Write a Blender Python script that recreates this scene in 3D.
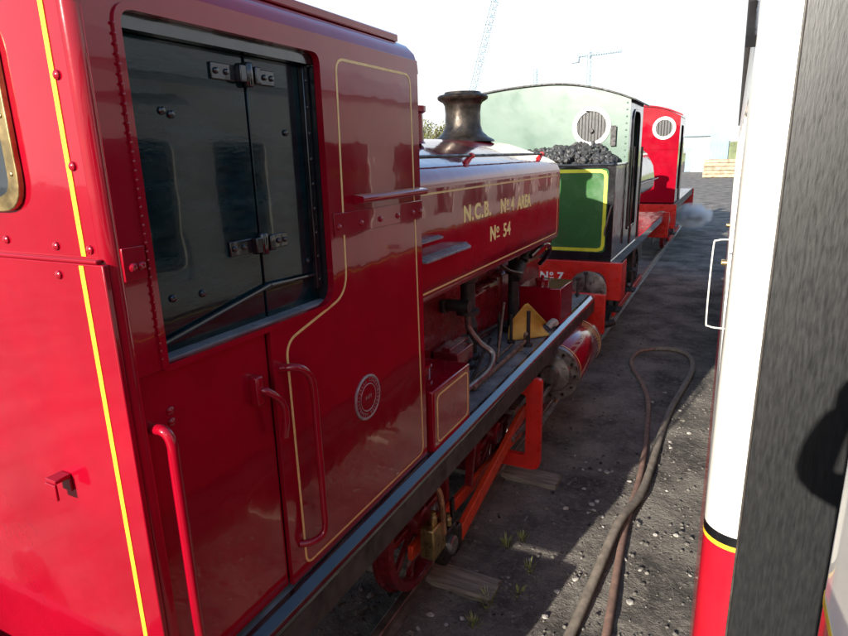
import bpy, bmesh, math, random
from math import radians, sin, cos, pi, atan2, sqrt, hypot
from mathutils import Vector, Matrix
from mathutils.geometry import tessellate_polygon
from mathutils.noise import noise as mnoise
random.seed(54)
for o in list(bpy.data.objects): bpy.data.objects.remove(o)
S = bpy.context.scene
COL = S.collection
# ------------------------------------------------------------------ camera
CAMZ, FPX = 3.22, 600.0
YAW, PITCH, ROLL = radians(27), radians(15), radians(-1.5)
fw = Vector((-sin(YAW)*cos(PITCH), cos(YAW)*cos(PITCH), -sin(PITCH)))
rt0 = Vector((cos(YAW), sin(YAW), 0)); up0 = rt0.cross(fw)
rt = cos(ROLL)*rt0 + sin(ROLL)*up0; up = -sin(ROLL)*rt0 + cos(ROLL)*up0
cam = bpy.data.cameras.new('camera'); camo = bpy.data.objects.new('camera', cam); COL.objects.link(camo)
cam.sensor_width = 36; cam.lens = FPX/848*36; cam.clip_start = .02; cam.clip_end = 2000
camo.matrix_world = Matrix(((rt.x, up.x, -fw.x, 0), (rt.y, up.y, -fw.y, 0), (rt.z, up.z, -fw.z, CAMZ), (0, 0, 0, 1)))
S.camera = camo
# ------------------------------------------------------------------ sky, sun, exposure
SUN_AZ, SUN_EL = radians(10.5), radians(17)      # direction the light travels: +Y turned towards +X
W = bpy.data.worlds.new('World'); S.world = W; W.use_nodes = True
nt = W.node_tree; nt.nodes.clear()
sky = nt.nodes.new('ShaderNodeTexSky'); sky.sky_type = 'NISHITA'; sky.sun_disc = False
sky.sun_elevation = SUN_EL; sky.sun_rotation = pi + SUN_AZ
sky.air_density = 1.0; sky.dust_density = 1.2; sky.ozone_density = 2.5
bg = nt.nodes.new('ShaderNodeBackground'); bg.inputs[1].default_value = .15
wo = nt.nodes.new('ShaderNodeOutputWorld')
tcw = nt.nodes.new('ShaderNodeTexCoord'); sx_ = nt.nodes.new('ShaderNodeSeparateXYZ'); nt.links.new(tcw.outputs['Generated'], sx_.inputs[0])
hz = nt.nodes.new('ShaderNodeMapRange'); hz.interpolation_type = 'SMOOTHSTEP'; hz.inputs[1].default_value = .20; hz.inputs[2].default_value = .36; hz.inputs[3].default_value = .95; hz.inputs[4].default_value = .0
nt.links.new(sx_.outputs['Z'], hz.inputs[0])                  # thin bright haze low in the sky, the same all round
hm = nt.nodes.new('ShaderNodeMix'); hm.data_type = 'RGBA'; hm.inputs[7].default_value = (3.45, 3.5, 3.55, 1)
nt.links.new(hz.outputs[0], hm.inputs[0]); nt.links.new(sky.outputs[0], hm.inputs[6]); nt.links.new(hm.outputs[2], bg.inputs[0]); nt.links.new(bg.outputs[0], wo.inputs[0])
sl = bpy.data.lights.new('sun', 'SUN'); sl.energy = 5.0; sl.angle = radians(.5); sl.color = (1, .93, .82)
so = bpy.data.objects.new('sun', sl); COL.objects.link(so); so.location = (-8, -30, 20)
sd = Vector((sin(SUN_AZ)*cos(SUN_EL), cos(SUN_AZ)*cos(SUN_EL), -sin(SUN_EL)))
so.rotation_euler = sd.to_track_quat('-Z', 'Y').to_euler()
S.view_settings.view_transform = 'Standard'; S.view_settings.look = 'None'
S.view_settings.exposure = 1.1; S.view_settings.gamma = 1; S.view_settings.use_curve_mapping = False
S.render.engine = 'CYCLES'; S.cycles.volume_bounces = 3
# ------------------------------------------------------------------ pixel helpers (a ray cut by a real plane)
def ray(x, y): return rt*((x-424)/FPX) - up*((y-318)/FPX) + fw
def pX(x, y, X): d = ray(x, y); return d*(X/d.x) + Vector((0, 0, CAMZ))
def pY(x, y, Y): d = ray(x, y); return d*(Y/d.y) + Vector((0, 0, CAMZ))
def pZ(x, y, Z): d = ray(x, y); return d*((Z-CAMZ)/d.z) + Vector((0, 0, CAMZ))
# ------------------------------------------------------------------ materials
MATS = {}
def mat(name, col, rough=.5, metal=0., var=.12, vscale=6., bump=0., bscale=40., rvar=.1, coat=0., col2=None, stretch=None, dust=0., dustcol=(.22, .19, .16), spec=.5, emis=None, trans=0., detail=6., wob=0., wobs=3.):
    if name in MATS: return MATS[name]
    m = bpy.data.materials.new(name); m.use_nodes = True; n = m.node_tree; N = n.nodes; L = n.links
    b = N['Principled BSDF']
    tc = N.new('ShaderNodeNewGeometry'); mp = N.new('ShaderNodeMapping'); L.new(tc.outputs['Position'], mp.inputs[0])
    if stretch: mp.inputs['Scale'].default_value = stretch
    nz = N.new('ShaderNodeTexNoise'); nz.inputs['Scale'].default_value = vscale; nz.inputs['Detail'].default_value = detail; nz.inputs['Roughness'].default_value = .62
    L.new(mp.outputs[0], nz.inputs['Vector'])
    c2 = col2 or tuple(max(0, c*(1-var*2)) for c in col)
    c1 = col if col2 else tuple(min(1, c*(1+var)) for c in col)
    mx = N.new('ShaderNodeMix'); mx.data_type = 'RGBA'; mx.inputs[6].default_value = (*c2, 1); mx.inputs[7].default_value = (*c1, 1)
    mr = N.new('ShaderNodeMapRange'); mr.inputs[1].default_value = .32; mr.inputs[2].default_value = .68
    L.new(nz.outputs[0], mr.inputs[0]); L.new(mr.outputs[0], mx.inputs[0])
    cs = mx.outputs[2]
    if dust:
        nd = N.new('ShaderNodeTexNoise'); nd.inputs['Scale'].default_value = vscale*.45; nd.inputs['Detail'].default_value = 9; nd.inputs['Roughness'].default_value = .7
        L.new(tc.outputs['Position'], nd.inputs['Vector'])
        md = N.new('ShaderNodeMapRange'); md.inputs[1].default_value = .45; md.inputs[2].default_value = .8; md.inputs[4].default_value = dust
        L.new(nd.outputs[0], md.inputs[0])
        m2 = N.new('ShaderNodeMix'); m2.data_type = 'RGBA'; L.new(cs, m2.inputs[6]); m2.inputs[7].default_value = (*dustcol, 1); L.new(md.outputs[0], m2.inputs[0]); cs = m2.outputs[2]
    L.new(cs, b.inputs['Base Color'])
    b.inputs['Metallic'].default_value = metal; b.inputs['Specular IOR Level'].default_value = spec
    rr = N.new('ShaderNodeMapRange'); rr.inputs[1].default_value = .3; rr.inputs[2].default_value = .7
    rr.inputs[3].default_value = max(.02, rough-rvar*.5); rr.inputs[4].default_value = min(1, rough+rvar)
    n3 = N.new('ShaderNodeTexNoise'); n3.inputs['Scale'].default_value = vscale*1.7; n3.inputs['Detail'].default_value = 5; L.new(mp.outputs[0], n3.inputs['Vector'])
    L.new(n3.outputs[0], rr.inputs[0]); L.new(rr.outputs[0], b.inputs['Roughness'])
    if coat: b.inputs['Coat Weight'].default_value = coat; b.inputs['Coat Roughness'].default_value = .03; b.inputs['Coat IOR'].default_value = 1.45
    last = None
    if wob:
        nw = N.new('ShaderNodeTexNoise'); nw.inputs['Scale'].default_value = wobs; nw.inputs['Detail'].default_value = 2; L.new(tc.outputs['Position'], nw.inputs['Vector'])
        bw = N.new('ShaderNodeBump'); bw.inputs['Strength'].default_value = wob; bw.inputs['Distance'].default_value = .05; L.new(nw.outputs[0], bw.inputs['Height']); last = bw
    if bump:
        nb = N.new('ShaderNodeTexNoise'); nb.inputs['Scale'].default_value = bscale; nb.inputs['Detail'].default_value = 6; L.new(mp.outputs[0], nb.inputs['Vector'])
        bb = N.new('ShaderNodeBump'); bb.inputs['Strength'].default_value = bump; bb.inputs['Distance'].default_value = .02; L.new(nb.outputs[0], bb.inputs['Height'])
        if last: L.new(last.outputs[0], bb.inputs['Normal'])
        last = bb
    if last:
        L.new(last.outputs[0], b.inputs['Normal'])
        if coat and wob: L.new(bw.outputs[0], b.inputs['Coat Normal'])
    if trans: b.inputs['Transmission Weight'].default_value = trans
    MATS[name] = m; return m
M = dict(
 red=mat('red_paint', (.255, .0018, .012), .10, var=.08, vscale=2.2, rvar=.08, coat=.7, wob=.05, wobs=4, spec=.25, dust=.03, dustcol=(.25, .08, .06), bump=.015, bscale=55),
 maroon=mat('maroon_paint', (.17, .005, .012), .22, var=.2, vscale=5, rvar=.2, coat=.3, dust=.22, dustcol=(.10, .07, .06), bump=.05, bscale=40),
 bright=mat('bright_red_paint', (.60, .018, .012), .3, var=.1, vscale=6, rvar=.2, dust=.18, dustcol=(.20, .07, .05), bump=.05),
 rod=mat('rod_red_paint', (.66, .05, .012), .35, var=.15, vscale=9, rvar=.2, dust=.4, dustcol=(.12, .045, .025), bump=.08),
 cream=mat('cream_lining', (.78, .52, .20), .4, var=.1, vscale=30),
 yellow=mat('yellow_lining', (.80, .50, .03), .35, var=.08, vscale=20),
 letter=mat('gold_lettering', (.95, .74, .28), .6, var=.06, vscale=30),
 white=mat('white_lettering', (.8, .78, .74), .5, var=.08, vscale=20),
 blackg=mat('black_gloss_paint', (.012, .013, .015), .12, var=.3, vscale=4, rvar=.12, coat=.7, wob=.06, wobs=8, bump=.02, bscale=60, dust=.08, dustcol=(.06, .055, .05)),
 shutter=mat('shutter_paint', (.003, .017, .021), .10, var=.3, vscale=5, rvar=.10, coat=.45, spec=.2, wob=.010, wobs=5, bump=.045, bscale=13, stretch=(1, 1, 4), dust=.05, dustcol=(.05, .05, .05)),
 black=mat('black_sooty_metal', (.020, .019, .019), .5, var=.4, vscale=12, rvar=.2, bump=.15, bscale=60, dust=.35, dustcol=(.075, .065, .055)),
 iron=mat('cast_iron', (.055, .045, .038), .32, metal=.75, var=.35, vscale=8, rvar=.25, bump=.06, bscale=35, dust=.3, dustcol=(.10, .075, .05)),
 steel=mat('worn_steel', (.30, .28, .26), .35, metal=.85, var=.25, vscale=12, rvar=.25, bump=.05, dust=.4, dustcol=(.09, .065, .045)),
 plate=mat('oily_plate', (.30, .31, .34), .34, metal=.15, var=.35, vscale=5, rvar=.3, bump=.12, bscale=30, col2=(.11, .115, .13), dust=.4, dustcol=(.16, .145, .13)),
 edge=mat('plate_edge_black', (.012, .014, .018), .10, var=.4, vscale=7, rvar=.12, coat=1., dust=.06, dustcol=(.09, .08, .07)),
 valance=mat('valance_black', (.035, .032, .030), .5, var=.4, vscale=7, rvar=.2, bump=.1, dust=.5, dustcol=(.13, .11, .09)),
 rust=mat('rusty_iron', (.20, .125, .085), .65, var=.4, vscale=14, bump=.2, bscale=60, dust=.4, dustcol=(.10, .05, .03)),
 brass=mat('brass', (.50, .36, .16), .3, metal=.9, var=.25, vscale=10, rvar=.2, dust=.6, dustcol=(.10, .075, .045)),
 copper=mat('copper_pipe', (.55, .27, .16), .3, metal=.9, var=.25, vscale=10, rvar=.2, dust=.25, dustcol=(.14, .08, .05)),
 platered=mat('works_plate_metal', (.36, .30, .32), .35, metal=.5, var=.2, vscale=30),
 glass=mat('window_glass', (.02, .025, .03), .05, var=.2, spec=.6),
 green=mat('green_paint', (.036, .115, .034), .2, var=.05, vscale=3, rvar=.15, coat=.4, dust=.12, dustcol=(.12, .13, .09), wob=.04),
 palegreen=mat('pale_green_paint', (.070, .130, .098), .30, var=.03, vscale=1.2, rvar=.12, coat=.4, dust=.05, dustcol=(.12, .17, .13), wob=.05),  # paler, greyer green than the bunker panel
 rim=mat('white_rim_paint', (.62, .61, .57), .4, var=.08, vscale=8),
 mesh=mat('window_grille', (.025, .025, .026), .4, metal=.2, var=.2, vscale=30),
 coal=mat('coal_lumps', (.05, .05, .05), .42, var=.45, vscale=20, rvar=.3, bump=.3, bscale=50),
 paper=mat('yellow_card', (.62, .37, .07), .7, var=.12, vscale=9, bump=.08, dust=.15, dustcol=(.25, .15, .05)),
 rag=mat('grey_rag', (.45, .43, .40), .9, var=.2, vscale=12, bump=.2),
 coachcream=mat('coach_cream_paint', (.80, .76, .66), .25, var=.05, vscale=2, rvar=.15, coat=.3, dust=.10, dustcol=(.55, .48, .38), wob=.03),
 coachred=mat('coach_red_paint', (.45, .008, .02), .2, var=.08, vscale=3, rvar=.15, coat=.4, dust=.1, dustcol=(.2, .1, .08)),
 coachblack=mat('coach_end_black', (.013, .0135, .014), .36, var=.12, vscale=60, rvar=.12, bump=.03, bscale=130, stretch=(1.6, 1, .25), dust=.08, dustcol=(.045, .045, .045), detail=8),
 coachroof=mat('coach_roof_paint', (.55, .55, .54), .6, var=.1, vscale=3),
 under=mat('underframe_black', (.03, .028, .026), .7, var=.3, vscale=6, bump=.1),
 beadbrown=mat('brown_bead', (.04, .033, .028), .5, var=.3, vscale=20),
 sleeper=mat('sleeper_wood', (.27, .235, .185), .85, var=.3, vscale=9, bump=.5, bscale=18, stretch=(.35, 3, 3), dust=.5, dustcol=(.11, .095, .08)),
 rail=mat('rail_steel', (.22, .19, .16), .4, metal=.7, var=.3, vscale=6, rvar=.2, dust=.5, dustcol=(.10, .06, .04)),
 hose=mat('grey_hose', (.23, .195, .155), .75, var=.2, vscale=14, bump=.12, bscale=90, dust=.4, dustcol=(.13, .11, .09)),
 hose2=mat('brown_hose', (.24, .145, .11), .75, var=.2, vscale=14, bump=.12, bscale=90, dust=.45, dustcol=(.16, .125, .10)),
 stone=mat('pale_stone', (.44, .41, .37), .85, var=.25, vscale=20, bump=.2, bscale=40),
 gravel=mat('grey_gravel', (.17, .155, .135), .9, var=.5, vscale=9, bump=.2, bscale=40),
 weed=mat('weed_leaf', (.20, .26, .07), .6, var=.4, vscale=25, col2=(.30, .27, .11)),
 leaf=mat('tree_leaf', (.11, .13, .04), .6, var=.4, vscale=1, col2=(.16, .14, .05)),
 bark=mat('bark', (.10, .075, .055), .9, var=.3, vscale=8, bump=.3),
 shedwhite=mat('white_cladding', (.74, .74, .72), .6, var=.05, vscale=.5),
 shedblue=mat('blue_cladding', (.20, .30, .38), .6, var=.08, vscale=.6),
 timber=mat('stacked_timber', (.42, .32, .22), .85, var=.3, vscale=2, bump=.2),
 crane=mat('crane_haze_tint', (.34, .44, .50), .5, var=.1, vscale=.5),  # even pale blue puts the distance haze into the crane colour
 grass=mat('grass_bank', (.16, .19, .10), .9, var=.3, vscale=.4, bump=.3, bscale=3),
 skin=mat('skin', (.50, .30, .21), .5, var=.06, vscale=30), jacket=mat('dark_jacket', (.03, .035, .05), .85, var=.2, vscale=20, bump=.1), hair=mat('dark_hair', (.03, .02, .015), .6, var=.2, vscale=60), phone=mat('phone_case', (.02, .02, .022), .3, var=.1),
)
# ------------------------------------------------------------------ mesh helpers
class MB:
    def __init__(s): s.v = []; s.f = []
    def add(s, v, f):
        k = len(s.v); s.v += [tuple(p) for p in v]; s.f += [tuple(i+k for i in q) for q in f]; return s
    def box(s, x0, x1, y0, y1, z0, z1):
        v = [(x, y, z) for z in (z0, z1) for y in (y0, y1) for x in (x0, x1)]
        return s.add(v, [(0, 2, 3, 1), (4, 5, 7, 6), (0, 1, 5, 4), (2, 6, 7, 3), (0, 4, 6, 2), (1, 3, 7, 5)])
    def bar(s, a, b, w, h, upv=(0, 0, 1)):
        a = Vector(a); b = Vector(b); d = (b-a).normalized(); u = Vector(upv); r = d.cross(u)
        if r.length < 1e-4: r = d.cross(Vector((1, 0, 0)))
        r.normalize(); u = r.cross(d).normalized()
        v = [p + r*i*w/2 + u*j*h/2 for p in (a, b) for j in (-1, 1) for i in (-1, 1)]
        return s.add(v, [(0, 2, 3, 1), (4, 5, 7, 6), (0, 1, 5, 4), (2, 6, 7, 3), (0, 4, 6, 2), (1, 3, 7, 5)])
    def tube(s, pts, r, n=10, rs=None, smooth=0):
        P = [Vector(p) for p in pts]
        if smooth:
            Q = []
            for i in range(len(P)-1):
                p0 = P[max(i-1, 0)]; p1 = P[i]; p2 = P[i+1]; p3 = P[min(i+2, len(P)-1)]
                for k in range(smooth):
                    t = k/smooth
                    Q.append(.5*((2*p1)+(p2-p0)*t+(2*p0-5*p1+4*p2-p3)*t*t+(3*p1-p0-3*p2+p3)*t**3))
            Q.append(P[-1]); P = Q
        T = []
        for i in range(len(P)):
            d = P[min(i+1, len(P)-1)]-P[max(i-1, 0)]; T.append(d.normalized())
        u = T[0].orthogonal().normalized(); V = []
        for i, p in enumerate(P):
            if i: u = (u - T[i]*u.dot(T[i])).normalized()
            w = T[i].cross(u); rr = rs[i] if rs and not smooth else r
            V += [p + (u*cos(2*pi*k/n)+w*sin(2*pi*k/n))*rr for k in range(n)]
        F = [(i*n+k, i*n+(k+1) % n, (i+1)*n+(k+1) % n, (i+1)*n+k) for i in range(len(P)-1) for k in range(n)]
        F += [tuple(range(n))[::-1], tuple((len(P)-1)*n+k for k in range(n))]
        return s.add(V, F)
    def lathe(s, prof, o, ax=(0, 0, 1), n=32, cap=True):
        ax = Vector(ax).normalized(); u = ax.orthogonal().normalized(); w = ax.cross(u); o = Vector(o); V = []
        for r, h in prof: V += [o + ax*h + (u*cos(2*pi*k/n)+w*sin(2*pi*k/n))*r for k in range(n)]
        F = [(i*n+k, i*n+(k+1) % n, (i+1)*n+(k+1) % n, (i+1)*n+k) for i in range(len(prof)-1) for k in range(n)]
        if cap: F += [tuple(range(n))[::-1], tuple((len(prof)-1)*n+k for k in range(n))]
        return s.add(V, F)
    def disc(s, c, ax, r, t, n=24, bev=0):
        if bev: return s.lathe([(r-bev, 0), (r, bev), (r, t-bev), (r-bev, t)], c, ax, n)
        return s.lathe([(r, 0), (r, t)], c, ax, n)
    def prism(s, loops, pl, a0, a1):      # loops: outline then holes, 2-D; extruded along the missing axis
        f3 = {'YZ': lambda p, a: (a, p[0], p[1]), 'XZ': lambda p, a: (p[0], a, p[1]), 'XY': lambda p, a: (p[0], p[1], a)}[pl]
        flat = [p for l in loops for p in l]; n = len(flat)
        tri = tessellate_polygon([[Vector((p[0], p[1], 0)) for p in l] for l in loops])
        V = [f3(p, a0) for p in flat] + [f3(p, a1) for p in flat]
        F = [tuple(t) for t in tri] + [tuple(i+n for i in reversed(t)) for t in tri]
        k = 0
        for l in loops:
            m = len(l)
            for i in range(m): F.append((k+i, k+(i+1) % m, n+k+(i+1) % m, n+k+i))
            k += m
        return s.add(V, F)
    def ribbon(s, pts, pl, a0, a1, w, closed=True):   # a flat painted or beaded line on a plane
        m = len(pts); L = []; R = []
        for i in range(m):
            p = Vector(pts[i]); a = Vector(pts[(i-1) % m]) if (closed or i) else None; b = Vector(pts[(i+1) % m]) if (closed or i < m-1) else None
            d1 = (p-a).normalized() if a is not None else None; d2 = (b-p).normalized() if b is not None else None
            if d1 is None: d1 = d2
            if d2 is None: d2 = d1
            n1 = Vector((-d1.y, d1.x)); n2 = Vector((-d2.y, d2.x)); q = (n1+n2); q = q/max(.3, (1+n1.dot(n2)))
            L.append(p+q*w/2); R.append(p-q*w/2)
        f3 = {'YZ': lambda p, a: (a, p[0], p[1]), 'XZ': lambda p, a: (p[0], a, p[1]), 'XY': lambda p, a: (p[0], p[1], a)}[pl]
        V = [f3(p, a) for a in (a0, a1) for S_ in (L, R) for p in S_]; F = []
        for i in range(m if closed else m-1):
            j = (i+1) % m
            F += [(2*m+i, 2*m+j, 3*m+j, 3*m+i), (i, j, 2*m+j, 2*m+i), (m+i, 3*m+i, 3*m+j, m+j), (i, m+i, m+j, j)]
        return s.add(V, F)
def fillet(pts, rad, seg=6):
    out = []; m = len(pts)
    for i in range(m):
        p = Vector(pts[i]); a = Vector(pts[i-1]); b = Vector(pts[(i+1) % m]); r = rad[i] if isinstance(rad, (list, tuple)) else rad
        if r <= 0: out.append(tuple(p)); continue
        d1 = (a-p).normalized(); d2 = (b-p).normalized(); ang = d1.angle(d2); t = min(r/math.tan(ang/2), (a-p).length*.49, (b-p).length*.49)
        A = p+d1*t; B = p+d2*t
        for k in range(seg+1):
            u = k/seg; out.append(tuple((1-u)**2*A + 2*u*(1-u)*p + u*u*B))
    return out
def rrect(x0, x1, y0, y1, r, seg=6): return fillet([(x0, y0), (x1, y0), (x1, y1), (x0, y1)], r, seg)
def circ(cx, cy, r, n=32): return [(cx+r*cos(2*pi*k/n), cy+r*sin(2*pi*k/n)) for k in range(n)]
ROOTLOC = {}
def thing(name, label, cat, loc=(0, 0, 0), group=None, kind=None):
    o = bpy.data.objects.new(name, None); COL.objects.link(o); o.location = loc; o.empty_display_size = .1
    tag(o, label, cat, group, kind); return o
def tag(o, label=None, cat=None, group=None, kind=None):
    if label: o['label'] = label
    if cat: o['category'] = cat
    if group: o['group'] = group
    if kind: o['kind'] = kind
    return o
def rootof(o):
    v = Vector((0, 0, 0))
    while o is not None: v += o.location; o = o.parent
    return v
def part(name, mb, m, parent=None, bev=0., ang=35, kind=None, label=None, at=None, seg=2):
    me = bpy.data.meshes.new(name); off = Vector(at) if at is not None else rootof(parent)
    me.from_pydata([tuple(Vector(v)-off) for v in mb.v], [], mb.f); me.validate()
    bm = bmesh.new(); bm.from_mesh(me); bmesh.ops.recalc_face_normals(bm, faces=bm.faces); bm.to_mesh(me); bm.free()
    me.polygons.foreach_set('use_smooth', [True]*len(me.polygons)); me.set_sharp_from_angle(angle=radians(ang))
    me.materials.append(M[m] if isinstance(m, str) else m)
    o = bpy.data.objects.new(name, me); COL.objects.link(o); o.parent = parent
    if parent is None or at is not None:
        o.location = off - (rootof(parent) if parent else Vector((0, 0, 0)))
    if bev:
        b = o.modifiers.new('bevel', 'BEVEL'); b.width = bev; b.segments = seg; b.limit_method = 'ANGLE'; b.angle_limit = radians(40); b.harden_normals = False
    if kind: o['kind'] = kind
    if label: o['label'] = label
    return o
def clone(o, parent, loc):
    c = o.copy(); COL.objects.link(c); c.parent = parent; c.location = loc; return c
def text(name, body, size, mtx, m, parent, sx=1., extr=.0015, off=.004, space=1.):
    cu = bpy.data.curves.new('t', 'FONT'); cu.body = body; cu.size = size; cu.extrude = extr; cu.offset = off; cu.space_character = space; cu.resolution_u = 4
    t = bpy.data.objects.new('t', cu); COL.objects.link(t); dg = bpy.context.evaluated_depsgraph_get()
    me = bpy.data.meshes.new_from_object(t.evaluated_get(dg)); bpy.data.objects.remove(t)
    me.name = name; me.transform(Matrix.Diagonal((sx, 1, 1, 1))); me.transform(mtx); me.transform(Matrix.Translation(-rootof(parent)))
    me.materials.clear(); me.materials.append(M[m]); o = bpy.data.objects.new(name, me); COL.objects.link(o); o.parent = parent; return o
def onX(X, y, z): return Matrix(((0, 0, 1, X), (1, 0, 0, y), (0, 1, 0, z), (0, 0, 0, 1)))     # text reads on a +X face
def onYn(x, Y, z): return Matrix(((1, 0, 0, x), (0, 0, -1, Y), (0, 1, 0, z), (0, 0, 0, 1)))   # text reads on a -Y face
def boltX(y, z, X, r=.014, h=.010): return MB().lathe([(r*1.05, 0), (r, h*.55), (r*.6, h), (.001, h*1.1)], (X, y, z), (1, 0, 0), 10)
def boltY(x, z, Y, r=.014, h=.010): return MB().lathe([(r*1.05, 0), (r, h*.55), (r*.6, h), (.001, h*1.1)], (x, Y, z), (0, -1, 0), 10)

XC = -2.62                                   # centre line of the engines' track
# ------------------------------------------------------------------ ground
def gz(x, y):
    k = max(0, 1-max(abs(y-9)/16, abs(x+1.2)/7)); k = min(1, k*2)
    z = mnoise(Vector((x*.8, y*.8, 0)))*.035 + mnoise(Vector((x*2.6, y*2.6, 3)))*.016 + mnoise(Vector((x*7, y*7, 7)))*.011 + mnoise(Vector((x*17, y*17, 9)))*.006
    if abs(x-XC) < .74: z -= .05
    return z*k - .012
xs = [-400, -150, -60, -25, -12, -8, -6] + [-5+i*.06 for i in range(109)] + [1.6, 2.2, 4, 8, 16, 40, 120, 400]
ys = [-60, -20, -6, -2, 0, 1, 1.6] + [2+i*.06 for i in range(150)] + [11.2+i*.16 for i in range(80)] + [24.5, 26, 28, 31, 35, 40, 48, 60, 80, 110, 160, 260, 500, 1200]
g = MB(); g.v = [(x, y, gz(x, y)) for y in ys for x in xs]; nx = len(xs)
g.f = [(j*nx+i, j*nx+i+1, (j+1)*nx+i+1, (j+1)*nx+i) for j in range(len(ys)-1) for i in range(nx-1)]
gm = bpy.data.materials.new('ash_ground'); gm.use_nodes = True
def ashmat(m):
    n = m.node_tree; N = n.nodes; L = n.links; b = N['Principled BSDF']; ge = N.new('ShaderNodeNewGeometry')
    def nz(sc, det, ro=.6):
        t = N.new('ShaderNodeTexNoise'); t.inputs['Scale'].default_value = sc; t.inputs['Detail'].default_value = det; t.inputs['Roughness'].default_value = ro; L.new(ge.outputs['Position'], t.inputs['Vector']); return t
    def rng(o, a, b_, c=0., d=1.):
        r = N.new('ShaderNodeMapRange'); r.inputs[1].default_value = a; r.inputs[2].default_value = b_; r.inputs[3].default_value = c; r.inputs[4].default_value = d; L.new(o, r.inputs[0]); return r.outputs[0]
    def mix(f, A, B):
        x = N.new('ShaderNodeMix'); x.data_type = 'RGBA'; L.new(f, x.inputs[0])
        for i, c in ((6, A), (7, B)):
            if isinstance(c, tuple): x.inputs[i].default_value = (*c, 1)
            else: L.new(c, x.inputs[i])
        return x.outputs[2]
    c = mix(rng(nz(1.3, 8, .65).outputs[0], .38, .62), (.085, .077, .070), (.275, .250, .215))
    c = mix(rng(nz(14, 6, .7).outputs[0], .5, .72, 0, .7), c, (.33, .30, .26))
    c = mix(rng(nz(60, 3, .6).outputs[0], .55, .75, 0, .6), c, (.055, .05, .045))
    vo = N.new('ShaderNodeTexVoronoi'); vo.inputs['Scale'].default_value = 38; L.new(ge.outputs['Position'], vo.inputs['Vector'])
    c = mix(rng(vo.outputs['Distance'], .0, .20, .35, 0), c, (.30, .28, .25))
    L.new(c, b.inputs['Base Color']); b.inputs['Roughness'].default_value = .93; b.inputs['Specular IOR Level'].default_value = .25
    b1 = N.new('ShaderNodeBump'); b1.inputs['Strength'].default_value = .9; b1.inputs['Distance'].default_value = .055; L.new(nz(22, 8, .7).outputs[0], b1.inputs['Height'])
    b2 = N.new('ShaderNodeBump'); b2.inputs['Strength'].default_value = .6; b2.inputs['Distance'].default_value = .008; L.new(rng(vo.outputs['Distance'], 0, .4, 1, 0), b2.inputs['Height']); L.new(b1.outputs[0], b2.inputs['Normal'])
    L.new(b2.outputs[0], b.inputs['Normal'])
ashmat(gm)
tag(part('ground', g, gm, ang=180), 'dark ash and gravel ground between the trains', kind='structure')
# ------------------------------------------------------------------ tracks
def rail_mb(x, y0, y1):
    pr = [(-.06, 0), (.06, 0), (.06, .012), (.012, .03), (.012, .085), (.034, .095), (.036, .122), (.028, .13), (-.028, .13), (-.036, .122), (-.034, .095), (-.012, .085), (-.012, .03), (-.06, .012)]
    return MB().prism([[(x+a, b-.012) for a, b in pr]], 'XZ', y0, y1)
def track(cx, y0, y1, sl0, label):
    t = thing('railway_track', label, 'track', (cx, y0, 0), kind='structure')
    for s in (-1, 1): part('rail', rail_mb(cx+s*.75, y0, y1), 'rail', t)
    k = 0; y = sl0; meshes = []
    for v in range(5):
        rr = random.Random(v); mb = MB(); n = 15; V = []; hw = .128
        prof = [(-hw, -.1), (-hw, .004), (-hw+.015, .016), (-.04, .018), (.03, .012), (.07, .019), (hw-.012, .014), (hw, .002), (hw, -.1)]
        for i in range(n):
            x = -1.30 + 2.6*i/(n-1)
            for a, b in prof: V.append((x+rr.uniform(-.006, .006)*(i in (0, n-1))*3, a+rr.uniform(-.004, .004), b+rr.uniform(-.004, .004)*(b > 0)))
        m = len(prof); F = [(i*m+j, i*m+j+1, (i+1)*m+j+1, (i+1)*m+j) for i in range(n-1) for j in range(m-1)]
        F += [tuple(range(m)), tuple((n-1)*m+j for j in range(m))]
        mb.add(V, F); meshes.append(mb)
    protos = []
    while y < 6:
        if len(protos) < 5:
            o = part('sleeper', meshes[len(protos)], 'sleeper', t, at=None) ; protos.append(o)
            for vt in o.data.vertices: vt.co += rootof(t)
        else: o = clone(protos[k % 5], t, (0, 0, 0))
        o.location = (random.uniform(-.03, .03), y-y0, .018+random.uniform(-.008, .006)); o.rotation_euler = (0, 0, random.uniform(-.02, .02)); k += 1; y += 1.74
    return t
track(XC, -8, 30, .2+.0, 'steel rails on timber sleepers set in ash under the engines')
track(1.45, -8, 19, 0.4, 'steel rails under the cream and red coaches')
# loose gravel (uncountable) and pale stones
def rock(rr, r, flat=.6):
    n = [(1, 0, 0), (-1, 0, 0), (0, 1, 0), (0, -1, 0), (0, 0, 1), (0, 0, -1)]
    bm = bmesh.new(); bmesh.ops.create_icosphere(bm, subdivisions=1, radius=1)
    sx, sy = rr.uniform(.7, 1.3), rr.uniform(.7, 1.2)
    V = [(v.co.x*r*sx*rr.uniform(.75, 1.2), v.co.y*r*sy*rr.uniform(.75, 1.2), v.co.z*r*flat*rr.uniform(.75, 1.2)) for v in bm.verts]
    F = [tuple(v.index for v in f.verts) for f in bm.faces]; bm.free(); return V, F
rr = random.Random(3); gv = MB(); shapes = [rock(rr, 1) for _ in range(14)]
def scatter(mb, n, fx, rad, rr):
    for _ in range(n):
        x, y = fx(); r = rad(); V, F = rr.choice(shapes); a = rr.uniform(0, 6.28); ca, sa = cos(a)*r, sin(a)*r; z = gz(x, y)+r*.22
        mb.add([(x+v[0]*ca-v[1]*sa, y+v[0]*sa+v[1]*ca, z+v[2]*r) for v in V], F)
scatter(gv, 4200, lambda: (rr.uniform(-3.4, 1.2), 2.2+rr.random()**1.6*14), lambda: .006+.016*rr.random()**3, rr)
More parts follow.
